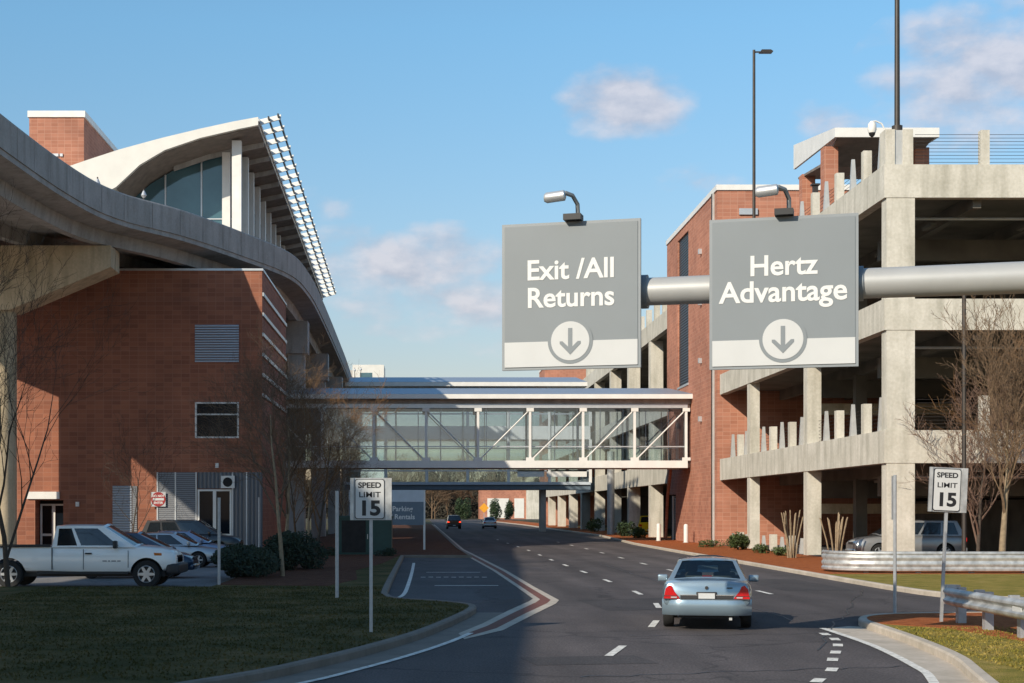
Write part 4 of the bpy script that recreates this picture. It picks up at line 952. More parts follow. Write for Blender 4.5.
def marker_post(label, px, base, top, wd=.09):
    x, y = G(px, base, .12); s = F / y
    t = thing('marker_post', label, 'post', (x, y, .1), 0, 'bare metal sign posts')
    hh = (base - top) / s
    q = MB(); q.poly_z([(-wd / 2, 0), (-wd / 5, -.03), (wd / 5, -.03), (wd / 2, 0), (wd / 2, .015), (-wd / 2, .015)], 0, hh); q.build('post', M['galv_post'], t)
    q = MB(); q.box(-.012, .012, .016, .22, hh * .68, hh - .02); q.build('edge_on_plate', M['galv_post'], t)
marker_post('bare metal post on the lawn left of the shaded speed limit sign', 337, 598, 490)
marker_post('bare pale post at the parking lot edge by the dark hedge', 219, 585, 497)
marker_post('bare post standing on the mulch nose of the right island', 895, 614, 474, .07)
marker_post('short pale post in front of the grey siding', 259, 556, 497)
ps = thing('guide_sign', 'slate blue parking and rentals direction sign on white posts', 'sign', (-1.95, 92, .1))
sg = 17.4; zt = 2.35 + 21 / sg - .1; zb = 2.35 - 14 / sg - .1; x1 = -.02 + 1.95 - .06; x0 = x1 - 4.3
q = MB(); q.box(x0, x1, -.06, .06, zb, zt - .68); q.build('panel', M['sign_slate'], ps); q = MB(); q.box(x0, x1, -.065, .06, zt - .678, zt); q.build('top_band', M['sign_band'], ps)
for x in (x0 + .06, x1 + .04): q = MB(); q.box(x - .06, x + .06, -.05, .05, 0, zt); q.build('post', M['frame_alu'], ps)
text_mesh('lettering', 'Hourly Parking', .40, M['letter'], ps, (x1 - .62, -.062, zb + .92), 'RIGHT', bold=.006); text_mesh('lettering', 'Local Rentals', .40, M['letter'], ps, (x1 - .5, -.062, zb + .46), 'RIGHT', bold=.006)
gb = thing('utility_box', 'dark green utility cabinet on the mulch behind the left speed limit sign', 'cabinet', (-3.05, 81.7, .12))
q = MB(); q.box(-1.35, 1.35, 0, 1.8, 0, 1.85); q.build('body', M['green_box'], gb); q = MB(); q.box(-1.42, 1.42, -.07, 1.87, 1.85, 1.98); q.build('lid', M['green_box'], gb)
q = MB(); q.box(-1.2, .02, -.03, -.001, .12, 1.75); q.build('door', M['void'], gb); q = MB(); q.box(.06, 1.25, -.03, -.001, .12, 1.75); q.build('door', M['green_box'], gb); q = MB(); q.box(.1, .14, -.07, -.031, .8, 1.05); q.build('handle', M['galv'], gb)
ys = thing('warning_sign', 'amber diamond warning sign far down the road', 'sign', ((484 - VX) / 5.2, F / 5.2, 0))
q = MB(); q.box(-.06, .06, 0, .06, 0, 4.2); q.build('post', M['galv_post'], ys); q = MB(); q.poly_y([(0, 2.0), (.95, 2.95), (0, 3.9), (-.95, 2.95)], -.03, -.005); q.build('plate', M['sign_yellow'], ys)
# white bollards by the tower and utility pedestals
for (x, y, lab) in ((18.3, 112.2, 'white bollard at the foot of the brick tower'), (17.3, 118.5, 'white bollard under the footbridge end')):
    t = thing('bollard', lab, 'bollard', (x, y, .1), 0, 'white bollards'); q = MB(); q.tube([(0, 0, 0), (0, 0, 1.2), (0, 0, 1.3), (0, 0, 1.34)], [.16, .16, .13, .05], 14); q.build('post', M['white'], t, 40); q = MB(); q.tube([(0, 0, 0), (0, 0, .06)], .22, 14); q.build('base', M['concrete_road'], t, 40)

# ------------------------------------------------------------------ guardrails
def guardrail(label, path, zg, side, deep=False):
    O = (path[0][0], path[0][1], 0); t = thing('guardrail', label, 'guardrail', O, 0, 'galvanised guardrails')
    prof = [(0, .40), (.045, .42), (.075, .46), (.075, .50), (.02, .545), (.005, .57), (.02, .595), (.075, .64), (.075, .68), (.045, .72), (0, .74)]
    if deep: prof = [(0, .17), (.06, .2), (.07, .27), (.015, .33), (.06, .39), (.07, .47), (.015, .53), (.015, .56), (.06, .62), (.07, .70), (.015, .76), (.06, .81), (.05, .87), (0, .89)]
    prof = [(d, z + zg) for d, z in prof]
    q = MB(O); n_ = len(path); vs = []
    for d, z in prof: vs += [(x, y, z) for x, y in offset(path, d * side)]
    for d, z in reversed(prof): vs += [(x, y, z) for x, y in offset(path, (d - .014) * side)]
    k = 2 * len(prof); fs = []
    for a in range(k):
        b2 = (a + 1) % k
        for i in range(n_ - 1): fs.append((a * n_ + i, a * n_ + i + 1, b2 * n_ + i + 1, b2 * n_ + i))
    q.add(vs, fs); q.build('rail', M['galv'], t, 50)
    acc = 1.4
    for i in range(1, n_):
        a, b2 = Vector(path[i - 1]), Vector(path[i]); L = (b2 - a).length; d = (b2 - a) / L; tt = 0
        while acc + L - tt >= 1.9:
            tt += 1.9 - acc; acc = 0; p = a + d * tt
            if deep and i < 12: continue
            nn = Vector((-d.y, d.x)) * side
            c = p - nn * .26; q = MB(O); q.box(c.x - .08, c.x + .08, c.y - .08, c.y + .08, 0, zg + .74); q.build('post', M['galv_post'], t)
            c = p - nn * .1; q = MB(O); q.hexa([tuple(c + d * sx * .06 + nn * sy * .085) + (z,) for z in (zg + .42, zg + .78) for sx, sy in ((-1, -1), (1, -1), (1, 1), (-1, 1))]); q.build('block', M['galv_post'], t)
        acc += L - tt
    return t
guardrail('long pale guardrail curving along the mulch before the garage', smooth_path([(15.4, 61.0), (14.75, 59.2), (15.1, 57.7), (16.5, 57.1), (19, 57.0), (23, 56.95), (29, 56.9), (42, 56.8), (70, 56.6)], 6), .02, -1, True)
g2_ = guardrail('near galvanised guardrail starting beside the right speed limit sign', smooth_path([(10.55, 32.2), (10.3, 31.4), (10.22, 29), (10.1, 25), (9.9, 18), (9.6, 8)], 6), .1, -1)
q = MB((10.55, 32.2, 0)); q.tube([(10.62, 32.25, .48), (10.62, 32.25, .86)], .17, 14); q.build('end_terminal', M['galv'], g2_, 40)
q = MB((10.55, 32.2, 0)); q.box(10.13, 10.145, 27.2, 27.6, .56, .80) ; q.build('reflector', M['sign_white'], g2_)

# ------------------------------------------------------------------ vehicles
def loft(stations, m, parent, name='body', arches=(), wr=.36, hw_=1, cut=None):
    """stations: (y, zbottom, ztop, half width). Arches are cut with real cylinders."""
    q = MB(); K = None
    for (y, zb, zt, hw) in stations:
        h = zt - zb
        half = [(.0, zb), (.78 * hw, zb), (.93 * hw, zb + .07 * h), (.985 * hw, zb + .2 * h), (hw, zb + .42 * h), (.99 * hw, zb + .66 * h), (.955 * hw, zb + .86 * h), (.90 * hw, zb + .965 * h), (.80 * hw, zt), (.45 * hw, zt + .025), (0, zt + .035)]
        ring = [(x, y, z) for x, z in half] + [(-x, y, z) for x, z in half[-2:0:-1]]
        K = len(ring); q.v += [Vector(p) for p in ring]
    n_ = len(stations)
    for i in range(n_ - 1):
        for j in range(K): q.f.append((i * K + j, i * K + (j + 1) % K, (i + 1) * K + (j + 1) % K, (i + 1) * K + j))
    q.f.append(tuple(range(K))); q.f.append(tuple((n_ - 1) * K + j for j in reversed(range(K))))
    ob = q.build(name, m, None); ob.data.materials.append(M['plastic'])
    cut = list(cut or [])
    for (y, z, r) in arches:
        c = MB(); nn = 28
        for sx in (-1, 1):
            x0, x1 = sx * .58 * hw_, sx * 1.3 * hw_
            c.tube([(x0, y, z), (x1, y, z)], r, nn)
        cut.append(c)
    for c in cut:
        co_ = c.build('cutter', M['plastic']); md_ = ob.modifiers.new('cut', 'BOOLEAN'); md_.object = co_; md_.operation = 'DIFFERENCE'; md_.solver = 'EXACT'
        try: md_.material_mode = 'TRANSFER'
        except Exception: pass
        bpy.context.view_layer.update()
        me = bpy.data.meshes.new_from_object(ob.evaluated_get(bpy.context.evaluated_depsgraph_get()))
        ob.modifiers.clear(); ob.data = me; bpy.data.objects.remove(co_)
    ob.data.shade_smooth(); ob.data.set_sharp_from_angle(angle=R(38)); ob.parent = parent
    ob.data.name = name; return ob

def panel(corners, ucuts, vcuts, glass_cells, bulge=0, out=None, gl=None):
    """bilinear patch p00,p10,p11,p01 cut into cells; cells in glass_cells go to gl, the rest to out"""
    p00, p10, p11, p01 = [Vector(c) for c in corners]; nrm = (p10 - p00).cross(p01 - p00).normalized()
    def pt(u, v):
        a = p00.lerp(p10, u); b2 = p01.lerp(p11, u); return a.lerp(b2, v) + nrm * bulge * (1 - (2 * u - 1) ** 2) * (1)
    for i in range(len(ucuts) - 1):
        for j in range(len(vcuts) - 1):
            tgt = gl if (i, j) in glass_cells else out; us = [ucuts[i] + (ucuts[i + 1] - ucuts[i]) * k / 3 for k in range(4)]
            off = nrm * (-.012 if tgt is gl else 0)
            for k in range(3):
                tgt.add([pt(us[k], vcuts[j]) + off, pt(us[k + 1], vcuts[j]) + off, pt(us[k + 1], vcuts[j + 1]) + off, pt(us[k], vcuts[j + 1]) + off], [(0, 1, 2, 3)])

def cabin(parent, m, zb, zr, yr0, yf0, yr1, yf1, wb, wt, side_u, side_glass, gm, rear_u=(0, .06, .94, 1), rear_v=(0, .12, .90, 1), crown=.05, rear_glass=True):
    o, gb_, gf, gs = MB(), MB(), MB(), MB()
    A = [(-wb, yr0, zb), (wb, yr0, zb), (wb, yf0, zb), (-wb, yf0, zb)]; T = [(-wt, yr1, zr), (wt, yr1, zr), (wt, yf1, zr), (-wt, yf1, zr)]
    sv = (0, .08, .88, 1)
    panel((A[0], A[1], T[1], T[0]), list(rear_u), list(rear_v), {(1, 1)} if rear_glass else set(), .07, o, gb_)
    panel((A[2], A[3], T[3], T[2]), [0, .05, .95, 1], [0, .06, .92, 1], {(1, 1)}, .09, o, gf)
    g0, g1 = MB(), MB()
    panel((A[1], A[2], T[2], T[1]), side_u, list(sv), {(i, 1) for i in side_glass}, .03, o, g0)
    su = [1 - u for u in reversed(side_u)]; ns = len(side_u) - 2
    panel((A[3], A[0], T[0], T[3]), su, list(sv), {(ns - i, 1) for i in side_glass}, .03, o, g1)
    N = 8; q = MB(); vs = []
    for j in range(N + 1):
        v = j / N
        for i in range(N + 1):
            u = i / N; x = -wt + 2 * wt * u; y = yr1 + (yf1 - yr1) * v
            y += (-.07 if True else 0) * (1 - (2 * u - 1) ** 2) * (1 - v) + .09 * (1 - (2 * u - 1) ** 2) * v
            x += (.03 if u == 1 else -.03 if u == 0 else 0) * (1 - (2 * v - 1) ** 2)
            z = zr + crown * (1 - (2 * u - 1) ** 4) * (1 - abs(2 * v - 1) ** 4)
            vs.append((x, y, z))
    q.add(vs, [(j * (N + 1) + i, j * (N + 1) + i + 1, (j + 1) * (N + 1) + i + 1, (j + 1) * (N + 1) + i) for j in range(N) for i in range(N)])
    o.build('pillar_frame', m, parent, 35, ); q.build('roof', m, parent, 40)
    gf.build('windshield', gm, parent, 60, keep=True)
    if rear_glass: gb_.build('rear_window', gm, parent, 60, keep=True)
    g0.build('side_window', gm, parent, 60, keep=True); g1.build('side_window', gm, parent, 60, keep=True)

_wheel = {}
def wheel(parent, x, y, r, wd, spokes=5):
    sx = 1 if x > 0 else -1; key = (round(r, 2), wd, sx, spokes)
    if key not in _wheel:
        a = MB(); a.lathe_x([(-wd / 2, r * .62), (-wd / 2, r * .93), (-wd / 2 + .03, r * .99), (wd / 2 - .03, r * .99), (wd / 2, r * .93), (wd / 2, r * .62)], (0, 0, 0), 30)
        b_ = MB(); f = sx * wd / 2
        b_.lathe_x([(f - sx * .01, r * .66), (f - sx * .0, r * .60), (f - sx * .03, r * .55)], (0, 0, 0), 30)
        for k in range(spokes):
            an = 2 * math.pi * k / spokes; c, s_ = math.cos(an), math.sin(an); w0, w1 = r * .12, r * .085
            pts = []
            for xx in (f - sx * .05, f - sx * .005):
                for (rr, ww) in ((r * .08, w0), (r * .6, w1)):
                    for q_ in (-1, 1): pts.append((xx, rr * c - q_ * ww * s_, rr * s_ + q_ * ww * c))
            b_.add(pts, [(0, 1, 3, 2), (4, 6, 7, 5), (0, 4, 5, 1), (2, 3, 7, 6), (0, 2, 6, 4), (1, 5, 7, 3)])
        b_.lathe_x([(f - sx * .0, .0001), (f, r * .16), (f - sx * .05, r * .16)], (0, 0, 0), 16)
        d = MB(); d.lathe_x([(f - sx * .07, .0001), (f - sx * .07, r * .63)], (0, 0, 0), 24)
        ro = a.build('wheel', M['rubber'], None, 40); r1 = b_.build('rim', M['rim'], ro, 40); r2 = d.build('hub_well', M['ink'], ro)
        _wheel[key] = (ro.data, r1.data, r2.data)
        for o_ in (r1, r2, ro): bpy.data.objects.remove(o_)
    ms = _wheel[key]; w_ = bpy.data.objects.new('wheel', ms[0]); COL.objects.link(w_); w_.parent = parent; w_.location = (x, y, r)
    for nm, me in (('rim', ms[1]), ('hub_well', ms[2])): c = bpy.data.objects.new(nm, me); COL.objects.link(c); c.parent = w_
    return w_
def pbox(parent, name, m, x0, x1, y0, y1, z0, z1): return MB().box(x0, x1, y0, y1, z0, z1).build(name, m, parent)
def rbox(parent, name, m, x0, x1, y0, y1, z0, z1, r=.06):
    q = MB().box(x0, x1, y0, y1, z0, z1); ob = q.build(name, m, None)
    bm = bmesh.new(); bm.from_mesh(ob.data); bmesh.ops.bevel(bm, geom=bm.edges[:], offset=r, segments=3, affect='EDGES', profile=.5); bm.to_mesh(ob.data); bm.free()
    ob.data.shade_smooth(); ob.data.set_sharp_from_angle(angle=R(40)); ob.parent = parent; return ob
def mirrors(parent, m, x, y, z):
    for sx in (-1, 1):
        q = MB(); q.taper(0, 0, 0, .15, .10, .05, .085, .04); o = rbox(parent, 'mirror', m, -.11, .11, -.05, .06, 0, .15, .03); o.location = (sx * x, y, z)

# --- hero sedan seen from behind
def hero():
    t = thing('sedan', 'silver blue four door sedan driving away in the middle of the road', 'car', (5.50, 31.25, .006), R(-10.5), 'cars on the road'); t.scale = (.96, .96, .96)
    m = M['car_silverblue']; W = .925
    body = loft([(.10, .50, .93, .80), (.14, .46, .985, .86), (.3, .42, 1.0, .90), (.8, .34, 1.01, W), (1.4, .22, 1.0, W), (2.7, .21, .97, W), (3.7, .21, .96, W), (4.5, .24, .93, .91), (5.1, .28, .82, .87), (5.32, .34, .70, .80)], m, t, arches=((1.2, .33, .395), (4.12, .33, .395)), hw_=.92)
    cabin(t, m, .965, 1.385, .98, 4.05, 1.72, 3.22, .82, .60, [0, .10, .43, .47, .86, 1], [1, 3], M['car_glass'], rear_u=(0, .07, .93, 1), rear_v=(0, .10, .93, 1))
    for sx in (-1, 1):
        for y in (1.2, 4.12): wheel(t, sx * .80, y, .335, .215)
    # rear bumper: curved in plan and section
    q = MB(); zs = [(.30, .10), (.36, .03), (.46, .0), (.56, .0), (.625, .02), (.64, .08)]; zs[0] = (.31, .08); N = 14; vs = []
    for z, ins in zs:
        for i in range(N + 1):
            u = -1 + 2 * i / N; x = u * .905; y = -.02 + ins + .30 * max(0, abs(u) - .62) ** 1.6 / .38 ** 1.6 * .9
            vs.append((x, y, z))
    q.add(vs, [(a * (N + 1) + i, a * (N + 1) + i + 1, (a + 1) * (N + 1) + i + 1, (a + 1) * (N + 1) + i) for a in range(len(zs) - 1) for i in range(N)]); q.build('bumper', m, t, 50)
    q = MB(); q.box(-.56, .56, .16, .6, .25, .36); q.build('valance', M['black'], t)
    # tail lights
    for sx in (-1, 1):
        pts = [(.865, .645), (.54, .645), (.565, .69), (.655, .80), (.70, .905), (.76, .925), (.83, .85)]
        q = MB(); q.poly_y([(sx * x, z) for x, z in pts], .075, .30); q.build('tail_light', M['tail_red'], t)
        q = MB(); q.box(min(sx * .53, sx * .2), max(sx * .53, sx * .2), .070, .11, .655, .715); q.build('trim_strip', M['plastic'], t)
        q = MB(); q.box(min(sx * .54, sx * .19), max(sx * .54, sx * .19), .066, .10, .718, .735); q.build('trim_strip', M['chrome'], t)
    pbox(t, 'bumper_gap', M['plastic'], -.86, .86, .055, .10, .638, .652)
    for sx in (-1, 1):
        q = MB(); q.poly_y([(sx * .862, .70), (sx * .575, .70), (sx * .58, .712), (sx * .862, .712)], .068, .10); q.build('lamp_divider', M['plastic'], t)
        q = MB(); q.poly_y([(sx * .60, .665), (sx * .72, .665), (sx * .72, .69), (sx * .60, .69)], .068, .10); q.build('reverse_light', M['lens'], t)
    rbox(t, 'plate_recess', M['plastic'], -.21, .21, .07, .12, .645, .79, .02)
    pbox(t, 'licence_plate', M['sign_white'], -.165, .165, .055, .068, .655, .765)
    q = MB(); q.disc_y(0, .875, .035, .075, .115, 16); q.build('badge', M['plastic'], t)
    pbox(t, 'badge_script', M['plastic'], .40, .52, .078, .11, .865, .885)
    pbox(t, 'brake_light', M['tail_red'], -.10, .10, 1.12, 1.18, 1.045, 1.085)
    pbox(t, 'parcel_shelf', M['seat'], -.74, .74, 1.1, 1.65, .99, 1.01)
    for x in (-.36, .36):
        rbox(t, 'headrest', M['seat'], x - .14, x + .14, 2.75, 2.85, 1.10, 1.28, .04); rbox(t, 'front_seat', M['seat'], x - .24, x + .24, 2.72, 2.88, .6, 1.10, .05)
    rbox(t, 'rear_seat', M['seat'], -.66, .66, 1.62, 1.8, .7, 1.06, .05)
    rbox(t, 'rear_view_mirror', M['plastic'], -.10, .10, 3.2, 3.24, 1.24, 1.3, .015)
    pbox(t, 'dashboard', M['plastic'], -.72, .72, 3.5, 3.9, .85, .99)
    mirrors(t, m, 1.0, 3.3, .87)
    pbox(t, 'exhaust_pipe', M['galv'], .45, .51, .05, .3, .22, .27)
hero()

def small_car(name, label, cat, loc, rz, m, kind='sedan', group=None, lit=False, scale=1.):
    t = thing(name, label, cat, loc, rz, group)
    if kind == 'sedan':
        L = 4.6; loft([(.02, .42, .86, .78), (.12, .32, .93, .84), (.5, .24, .95, .88), (1.4, .19, .94, .89), (2.8, .19, .90, .89), (3.5, .2, .86, .88), (4.2, .24, .76, .84), (4.5, .3, .66, .76), (4.6, .36, .58, .68)], m, t, arches=((.95, .32, .37), (3.62, .32, .37)), hw_=.88)
        cabin(t, m, .90, 1.40, .45, 3.55, 1.25, 2.55, .78, .58, [0, .16, .46, .49, .84, 1], [1, 3], M['car_glass_dark']); wy = (.95, 3.62); wr, tx = .315, .78
        zt, zf, tw = .72, .60, .80
    elif kind == 'hatch':
        L = 4.3; loft([(.02, .45, 1.0, .8), (.12, .34, 1.04, .86), (.5, .24, 1.03, .88), (1.4, .2, 1.0, .89), (2.7, .2, .97, .89), (3.3, .2, .95, .88), (3.9, .24, .84, .84), (4.2, .3, .72, .76), (4.3, .36, .62, .68)], m, t, arches=((.8, .32, .37), (3.4, .32, .37)), hw_=.88)
        cabin(t, m, .98, 1.56, .08, 3.5, .5, 2.35, .79, .62, [0, .1, .28, .31, .56, .58, .86, 1], [1, 3, 5], M['car_glass_dark']); wy = (.8, 3.4); wr, tx = .32, .78
        zt, zf, tw = .8, .68, .82
    else:   # suv / van
        L = 4.9; loft([(.02, .5, 1.08, .86), (.1, .4, 1.14, .91), (.5, .3, 1.14, .94), (1.5, .27, 1.13, .95), (3.2, .27, 1.1, .95), (3.8, .28, 1.07, .94), (4.5, .3, .98, .92), (4.8, .36, .86, .86), (4.9, .42, .76, .8)], m, t, arches=((.95, .37, .43), (3.85, .37, .43)), hw_=.94)
        cabin(t, m, 1.09, 1.75, .08, 3.85, .38, 2.85, .87, .70, [0, .07, .26, .29, .53, .56, .86, 1], [1, 3, 5], M['car_glass_dark']); wy = (.95, 3.85); wr, tx = .37, .82
        zt, zf, tw = .85, .76, .87
    for sx in (-1, 1):
        for y in wy: wheel(t, sx * tx, y, wr, .2)
        q = MB(); q.poly_y([(sx * tw, zt - .02), (sx * (tw - .28), zt), (sx * (tw - .22), zt + .13), (sx * tw, zt + .16)], -.012, .25); q.build('tail_light', M['tail_lit'] if lit else M['tail_red'], t)
        hx = tw - .1; q = MB(); q.hexa([(sx * (hx - .28), L - .2, zf - .03), (sx * hx, L - .42, zf), (sx * (hx + .02), L - .75, zf + .04), (sx * (hx - .2), L - .5, zf + .02),
                                     (sx * (hx - .30), L - .22, zf + .10), (sx * (hx - .02), L - .45, zf + .13), (sx * hx, L - .78, zf + .17), (sx * (hx - .22), L - .52, zf + .15)])
        q.build('headlight', M['lens'], t)
    rbox(t, 'bumper', m, -tw - .01, tw + .01, -.05, .3, .36, .58, .06); rbox(t, 'bumper', m, -tw + .08, tw - .08, L - .25, L + .05, .30, .50, .06)
    pbox(t, 'grille', M['plastic'], -.38, .38, L - .06, L + .012, zf - .06, zf + .05)
    pbox(t, 'licence_plate', M['sign_white'], -.16, .16, -.065, -.052, .42, .52) if kind != 'hatch' else None
    mirrors(t, m, tw + .1, L * .70, .95 if kind != 'suv' else 1.1)
    if scale != 1: t.scale = (scale,) * 3
    return t
PK = 'cars parked in the lot by the brick building'
small_car('parked_car', 'dark navy hatchback parked just beyond the white pickup', 'car', (-12.35, 56.2, .01), R(-90), M['car_navy'], 'hatch', PK)
small_car('parked_car', 'silver sedan parked between navy hatchback and pale blue car', 'car', (-13.0, 67, .01), R(-90), M['car_silver'], 'sedan', PK)
small_car('parked_car', 'pale blue sedan half hidden behind the silver parked sedan', 'car', (-13.3, 73, .01), R(-90), M['car_pale'], 'sedan', PK)
small_car('parked_van', 'dark van parked closest to the grey siding door', 'van', (-14.6, 82.5, .01), R(-90), M['car_black'], 'suv', PK, scale=1.05)
small_car('moving_car', 'black car with lit red tail lamps far down the road', 'car', (3.8, 208, .01), R(2), M['car_black'], 'suv', 'cars on the road', lit=True)
small_car('moving_car', 'pale grey car far down the road beside the black one', 'car', (8.6, 212, .01), R(0), M['car_silver'], 'sedan', 'cars on the road', scale=1.05)
small_car('parked_suv', 'white suv in shade-darkened paint inside the garage behind the concrete corner column', 'suv', (23.95, 71.6, .16), R(90), M['car_white_shaded'], 'suv')
small_car('rental_car', 'bright yellow car parked inside the far garage section', 'car', (20.95, 150, .1), R(0), M['car_yellow'], 'suv')

# --- white pickup in profile
def pickup():
    t = thing('pickup_truck', 'white extended cab pickup truck parked at the lawn edge', 'pickup truck', (-13.75, 49.6, .01), R(-90))
    m = M['car_white']; W = .98
    bedcut = MB().box(-.78, .78, .08, 2.28, .75, 1.6)
    loft([(.0, .62, 1.20, .93), (.06, .55, 1.24, .96), (.5, .50, 1.25, W), (2.35, .46, 1.27, W), (3.3, .44, 1.26, W), (4.6, .44, 1.27, W), (5.2, .46, 1.25, .975), (5.75, .50, 1.19, .955), (6.0, .55, 1.11, .92), (6.12, .60, 1.0, .86), (6.16, .64, .9, .82)], m, t, arches=((1.10, .42, .50), (5.28, .42, .50)), hw_=.98, cut=[bedcut])
    cabin(t, m, 1.23, 1.88, 2.40, 4.95, 2.50, 3.92, .93, .74, [0, .06, .31, .36, .82, 1], [1, 3], M['car_glass_dark'], crown=.05)
    for sx in (-1, 1):
        for y in (1.10, 5.28): wheel(t, sx * .86, y, .42, .26, 6)
        q = MB(); q.hexa([(sx * .62, 5.98, .86), (sx * .93, 5.78, .86), (sx * .94, 5.55, .88), (sx * .66, 5.75, .88), (sx * .62, 5.96, 1.04), (sx * .945, 5.72, 1.06), (sx * .955, 5.5, 1.07), (sx * .66, 5.7, 1.06)]); q.build('headlight', M['amber'] if sx > 0 else M['lens'], t)
        pbox(t, 'door_handle', M['plastic'], sx * .985 - .02, sx * .985 + .02, 3.42, 3.62, 1.03, 1.07)
        pbox(t, 'door_seam', M['plastic'], sx * .978 - .012, sx * .978 + .012, 2.40, 2.43, .56, 1.22); pbox(t, 'door_seam', M['plastic'], sx * .981 - .008, sx * .981 + .008, 3.36, 3.375, .56, 1.18); pbox(t, 'door_seam', M['plastic'], sx * .981 - .008, sx * .981 + .008, 4.72, 4.735, .62, 1.14)
        pbox(t, 'rocker_panel', M['plastic'], sx * .90 - .06, sx * .90 + .06, 1.95, 4.72, .42, .50)
        for k, (a, b_) in enumerate(((3.95, 4.08), (4.12, 4.18), (4.22, 4.36), (4.40, 4.5))): pbox(t, 'door_mark', M['sign_edge'], sx * .986 - .004, sx * .986 + .004, a, b_, .80, .84)
        rbox(t, 'mirror', M['plastic'], sx * 1.1 - .12, sx * 1.1 + .12, 4.30, 4.42, 1.2, 1.44, .04)
        q = MB(); q.box(sx * .92 - .02, sx * .92 + .02, .0, .12, .85, 1.15); q.build('tail_light', M['tail_red'], t)
    rbox(t, 'bumper', M['plastic'], -.94, .94, 5.86, 6.28, .42, .74, .08); pbox(t, 'grille', M['plastic'], -.5, .5, 6.05, 6.16, .76, .98)
    rbox(t, 'bumper', M['chrome'], -.9, .9, -.12, .1, .5, .68, .05)
    pbox(t, 'bed_rail_cap', M['plastic'], -.97, -.80, .06, 2.36, 1.255, 1.285); pbox(t, 'bed_rail_cap', M['plastic'], .80, .97, .06, 2.36, 1.255, 1.285)
    pbox(t, 'underbody', M['plastic'], -.7, .7, .4, 5.8, .34, .52)
pickup()

# ------------------------------------------------------------------ vegetation
def tree_mesh(h_, seed, trunk_h=.28, r0=.12, spread=.55, levels=5, kids=(6, 4, 4, 3), minr=.006, up=.25, droop=0, tip=.8):
    rnd = random.Random(seed); tk, cr = MB(), MB()
    def grow(p, d, L, r, lv, tgt):
        n_ = 5 if lv < 2 else 3; pts = [p]; dd = d.copy(); rad = [r]
        for i in range(n_):
            j = .05 if lv == 0 else .2
            dd = (dd + Vector((rnd.gauss(0, j), rnd.gauss(0, j), rnd.gauss(0, j * .6) + (up * .22 if lv else 0)))).normalized()
            pts.append(pts[-1] + dd * L / n_); rad.append(max(minr * .7, r * (1 - (tip if lv == 0 else .75) * (i + 1) / n_)))
        tgt.tube(pts, rad, 7 if lv == 0 else (5 if lv == 1 else 3), False)
        if lv >= levels - 1: return
        kn = kids[min(lv, len(kids) - 1)]
        for k in range(kn):
            t0 = (trunk_h if lv == 0 else .22) + (1 - (trunk_h if lv == 0 else .22)) * (k + rnd.uniform(.1, .9)) / kn
            f = t0 * n_; i = min(int(f), n_ - 1); q = pts[i].lerp(pts[i + 1], f - i); rr = rad[i] + (rad[i + 1] - rad[i]) * (f - i)
            ax = (pts[i + 1] - pts[i]).normalized(); a = rnd.uniform(0, 2 * math.pi) if lv else 2.4 * k + rnd.uniform(-.4, .4)
            u = ax.orthogonal().normalized(); v = ax.cross(u); sd = u * math.cos(a) + v * math.sin(a)
            ang = spread * rnd.uniform(.75, 1.25); nd = (ax * math.cos(ang) + sd * math.sin(ang)).normalized()
            grow(q, nd, L * rnd.uniform(.45, .66) * (1.15 if lv == 0 else 1) * (1 - .35 * t0 if lv == 0 else 1), max(minr, rr * .62), lv + 1, cr)
    grow(Vector((0, 0, -.05)), Vector((0, 0, 1)), h_ * .8, r0, 0, tk)
    return tk, cr
def bare_tree(label, loc, tk_cr, m, m2, rz=0, group=None):
    t = thing('bare_tree', label, 'tree', loc, rz, group); tk_cr[0].build('trunk', m, t, 60); tk_cr[1].build('crown', m2, t, 60); return t
TG = 'leafless trees along the left beds'
M['twig_brown'] = mat('brown twigs', (.12, .078, .048), .9, var=.3, scale=5)
tA = tree_mesh(7.0, 11, .26, .085, .55, 6, (9, 6, 5, 3, 3), .0042)
tB = tree_mesh(6.4, 23, .22, .075, .52, 6, (9, 6, 5, 3, 3), .0045)
A1 = bare_tree('dark leafless tree on the mulch bed behind the hedge', (-4.85, 54.5, .12), tA, M['bark_tan'], M['twig_brown'], 0, TG)
B1 = bare_tree('slim bare tree with rusty twigs against the truss footbridge', (-4.5, 66, .12), tB, M['bark_dark'], M['twig_rust'], 1.2, TG)
dup(A1, (-5.4, 62, .12), 2.1, 'bare dark tree directly before the brick corner', 1.05); dup(B1, (-5.6, 71, .12), 3.3, 'bare rust tinged tree left of the green cabinet', .9)
dup(A1, (-5.6, 76, .12), 4.0, 'bare tree farthest back in the mulch bed near the siding', .95); dup(A1, (-4.3, 86, .12), 5.1, 'bare dark tree right of the green cabinet', .6)
dup(A1, (-5.2, 96, .12), 2.6, 'bare dark tree below the left end of the footbridge', .85)
tC = tree_mesh(9.4, 5, .10, .085, .5, 6, (10, 6, 4, 3, 2), .0055)
bare_tree('tall thin bare tree in front of the pickup bed', (-12.25, 47, .12), tC, M['bark_dark'], M['bark_dark'], 0, TG)
tD = tree_mesh(6.0, 8, .16, .05, .55, 5, (8, 5, 3, 3), .006)
bare_tree('little bare sapling before the narrow wall louvre', (-15.3, 83.5, .1), tD, M['bark_dark'], M['bark_dark'], 0, TG)
tR = tree_mesh(7.6, 44, .34, .15, .44, 6, (11, 6, 5, 3, 3), .0075, up=.5, tip=.94)
bare_tree('broad bare tree with tan trunk before the garage at right', (21.25, 59, .12), tR, M['bark_tan'], M['bark'], 2.6)
tR2 = tree_mesh(6.6, 77, .10, .09, .5, 6, (9, 6, 5, 3, 3), .008, up=.45)
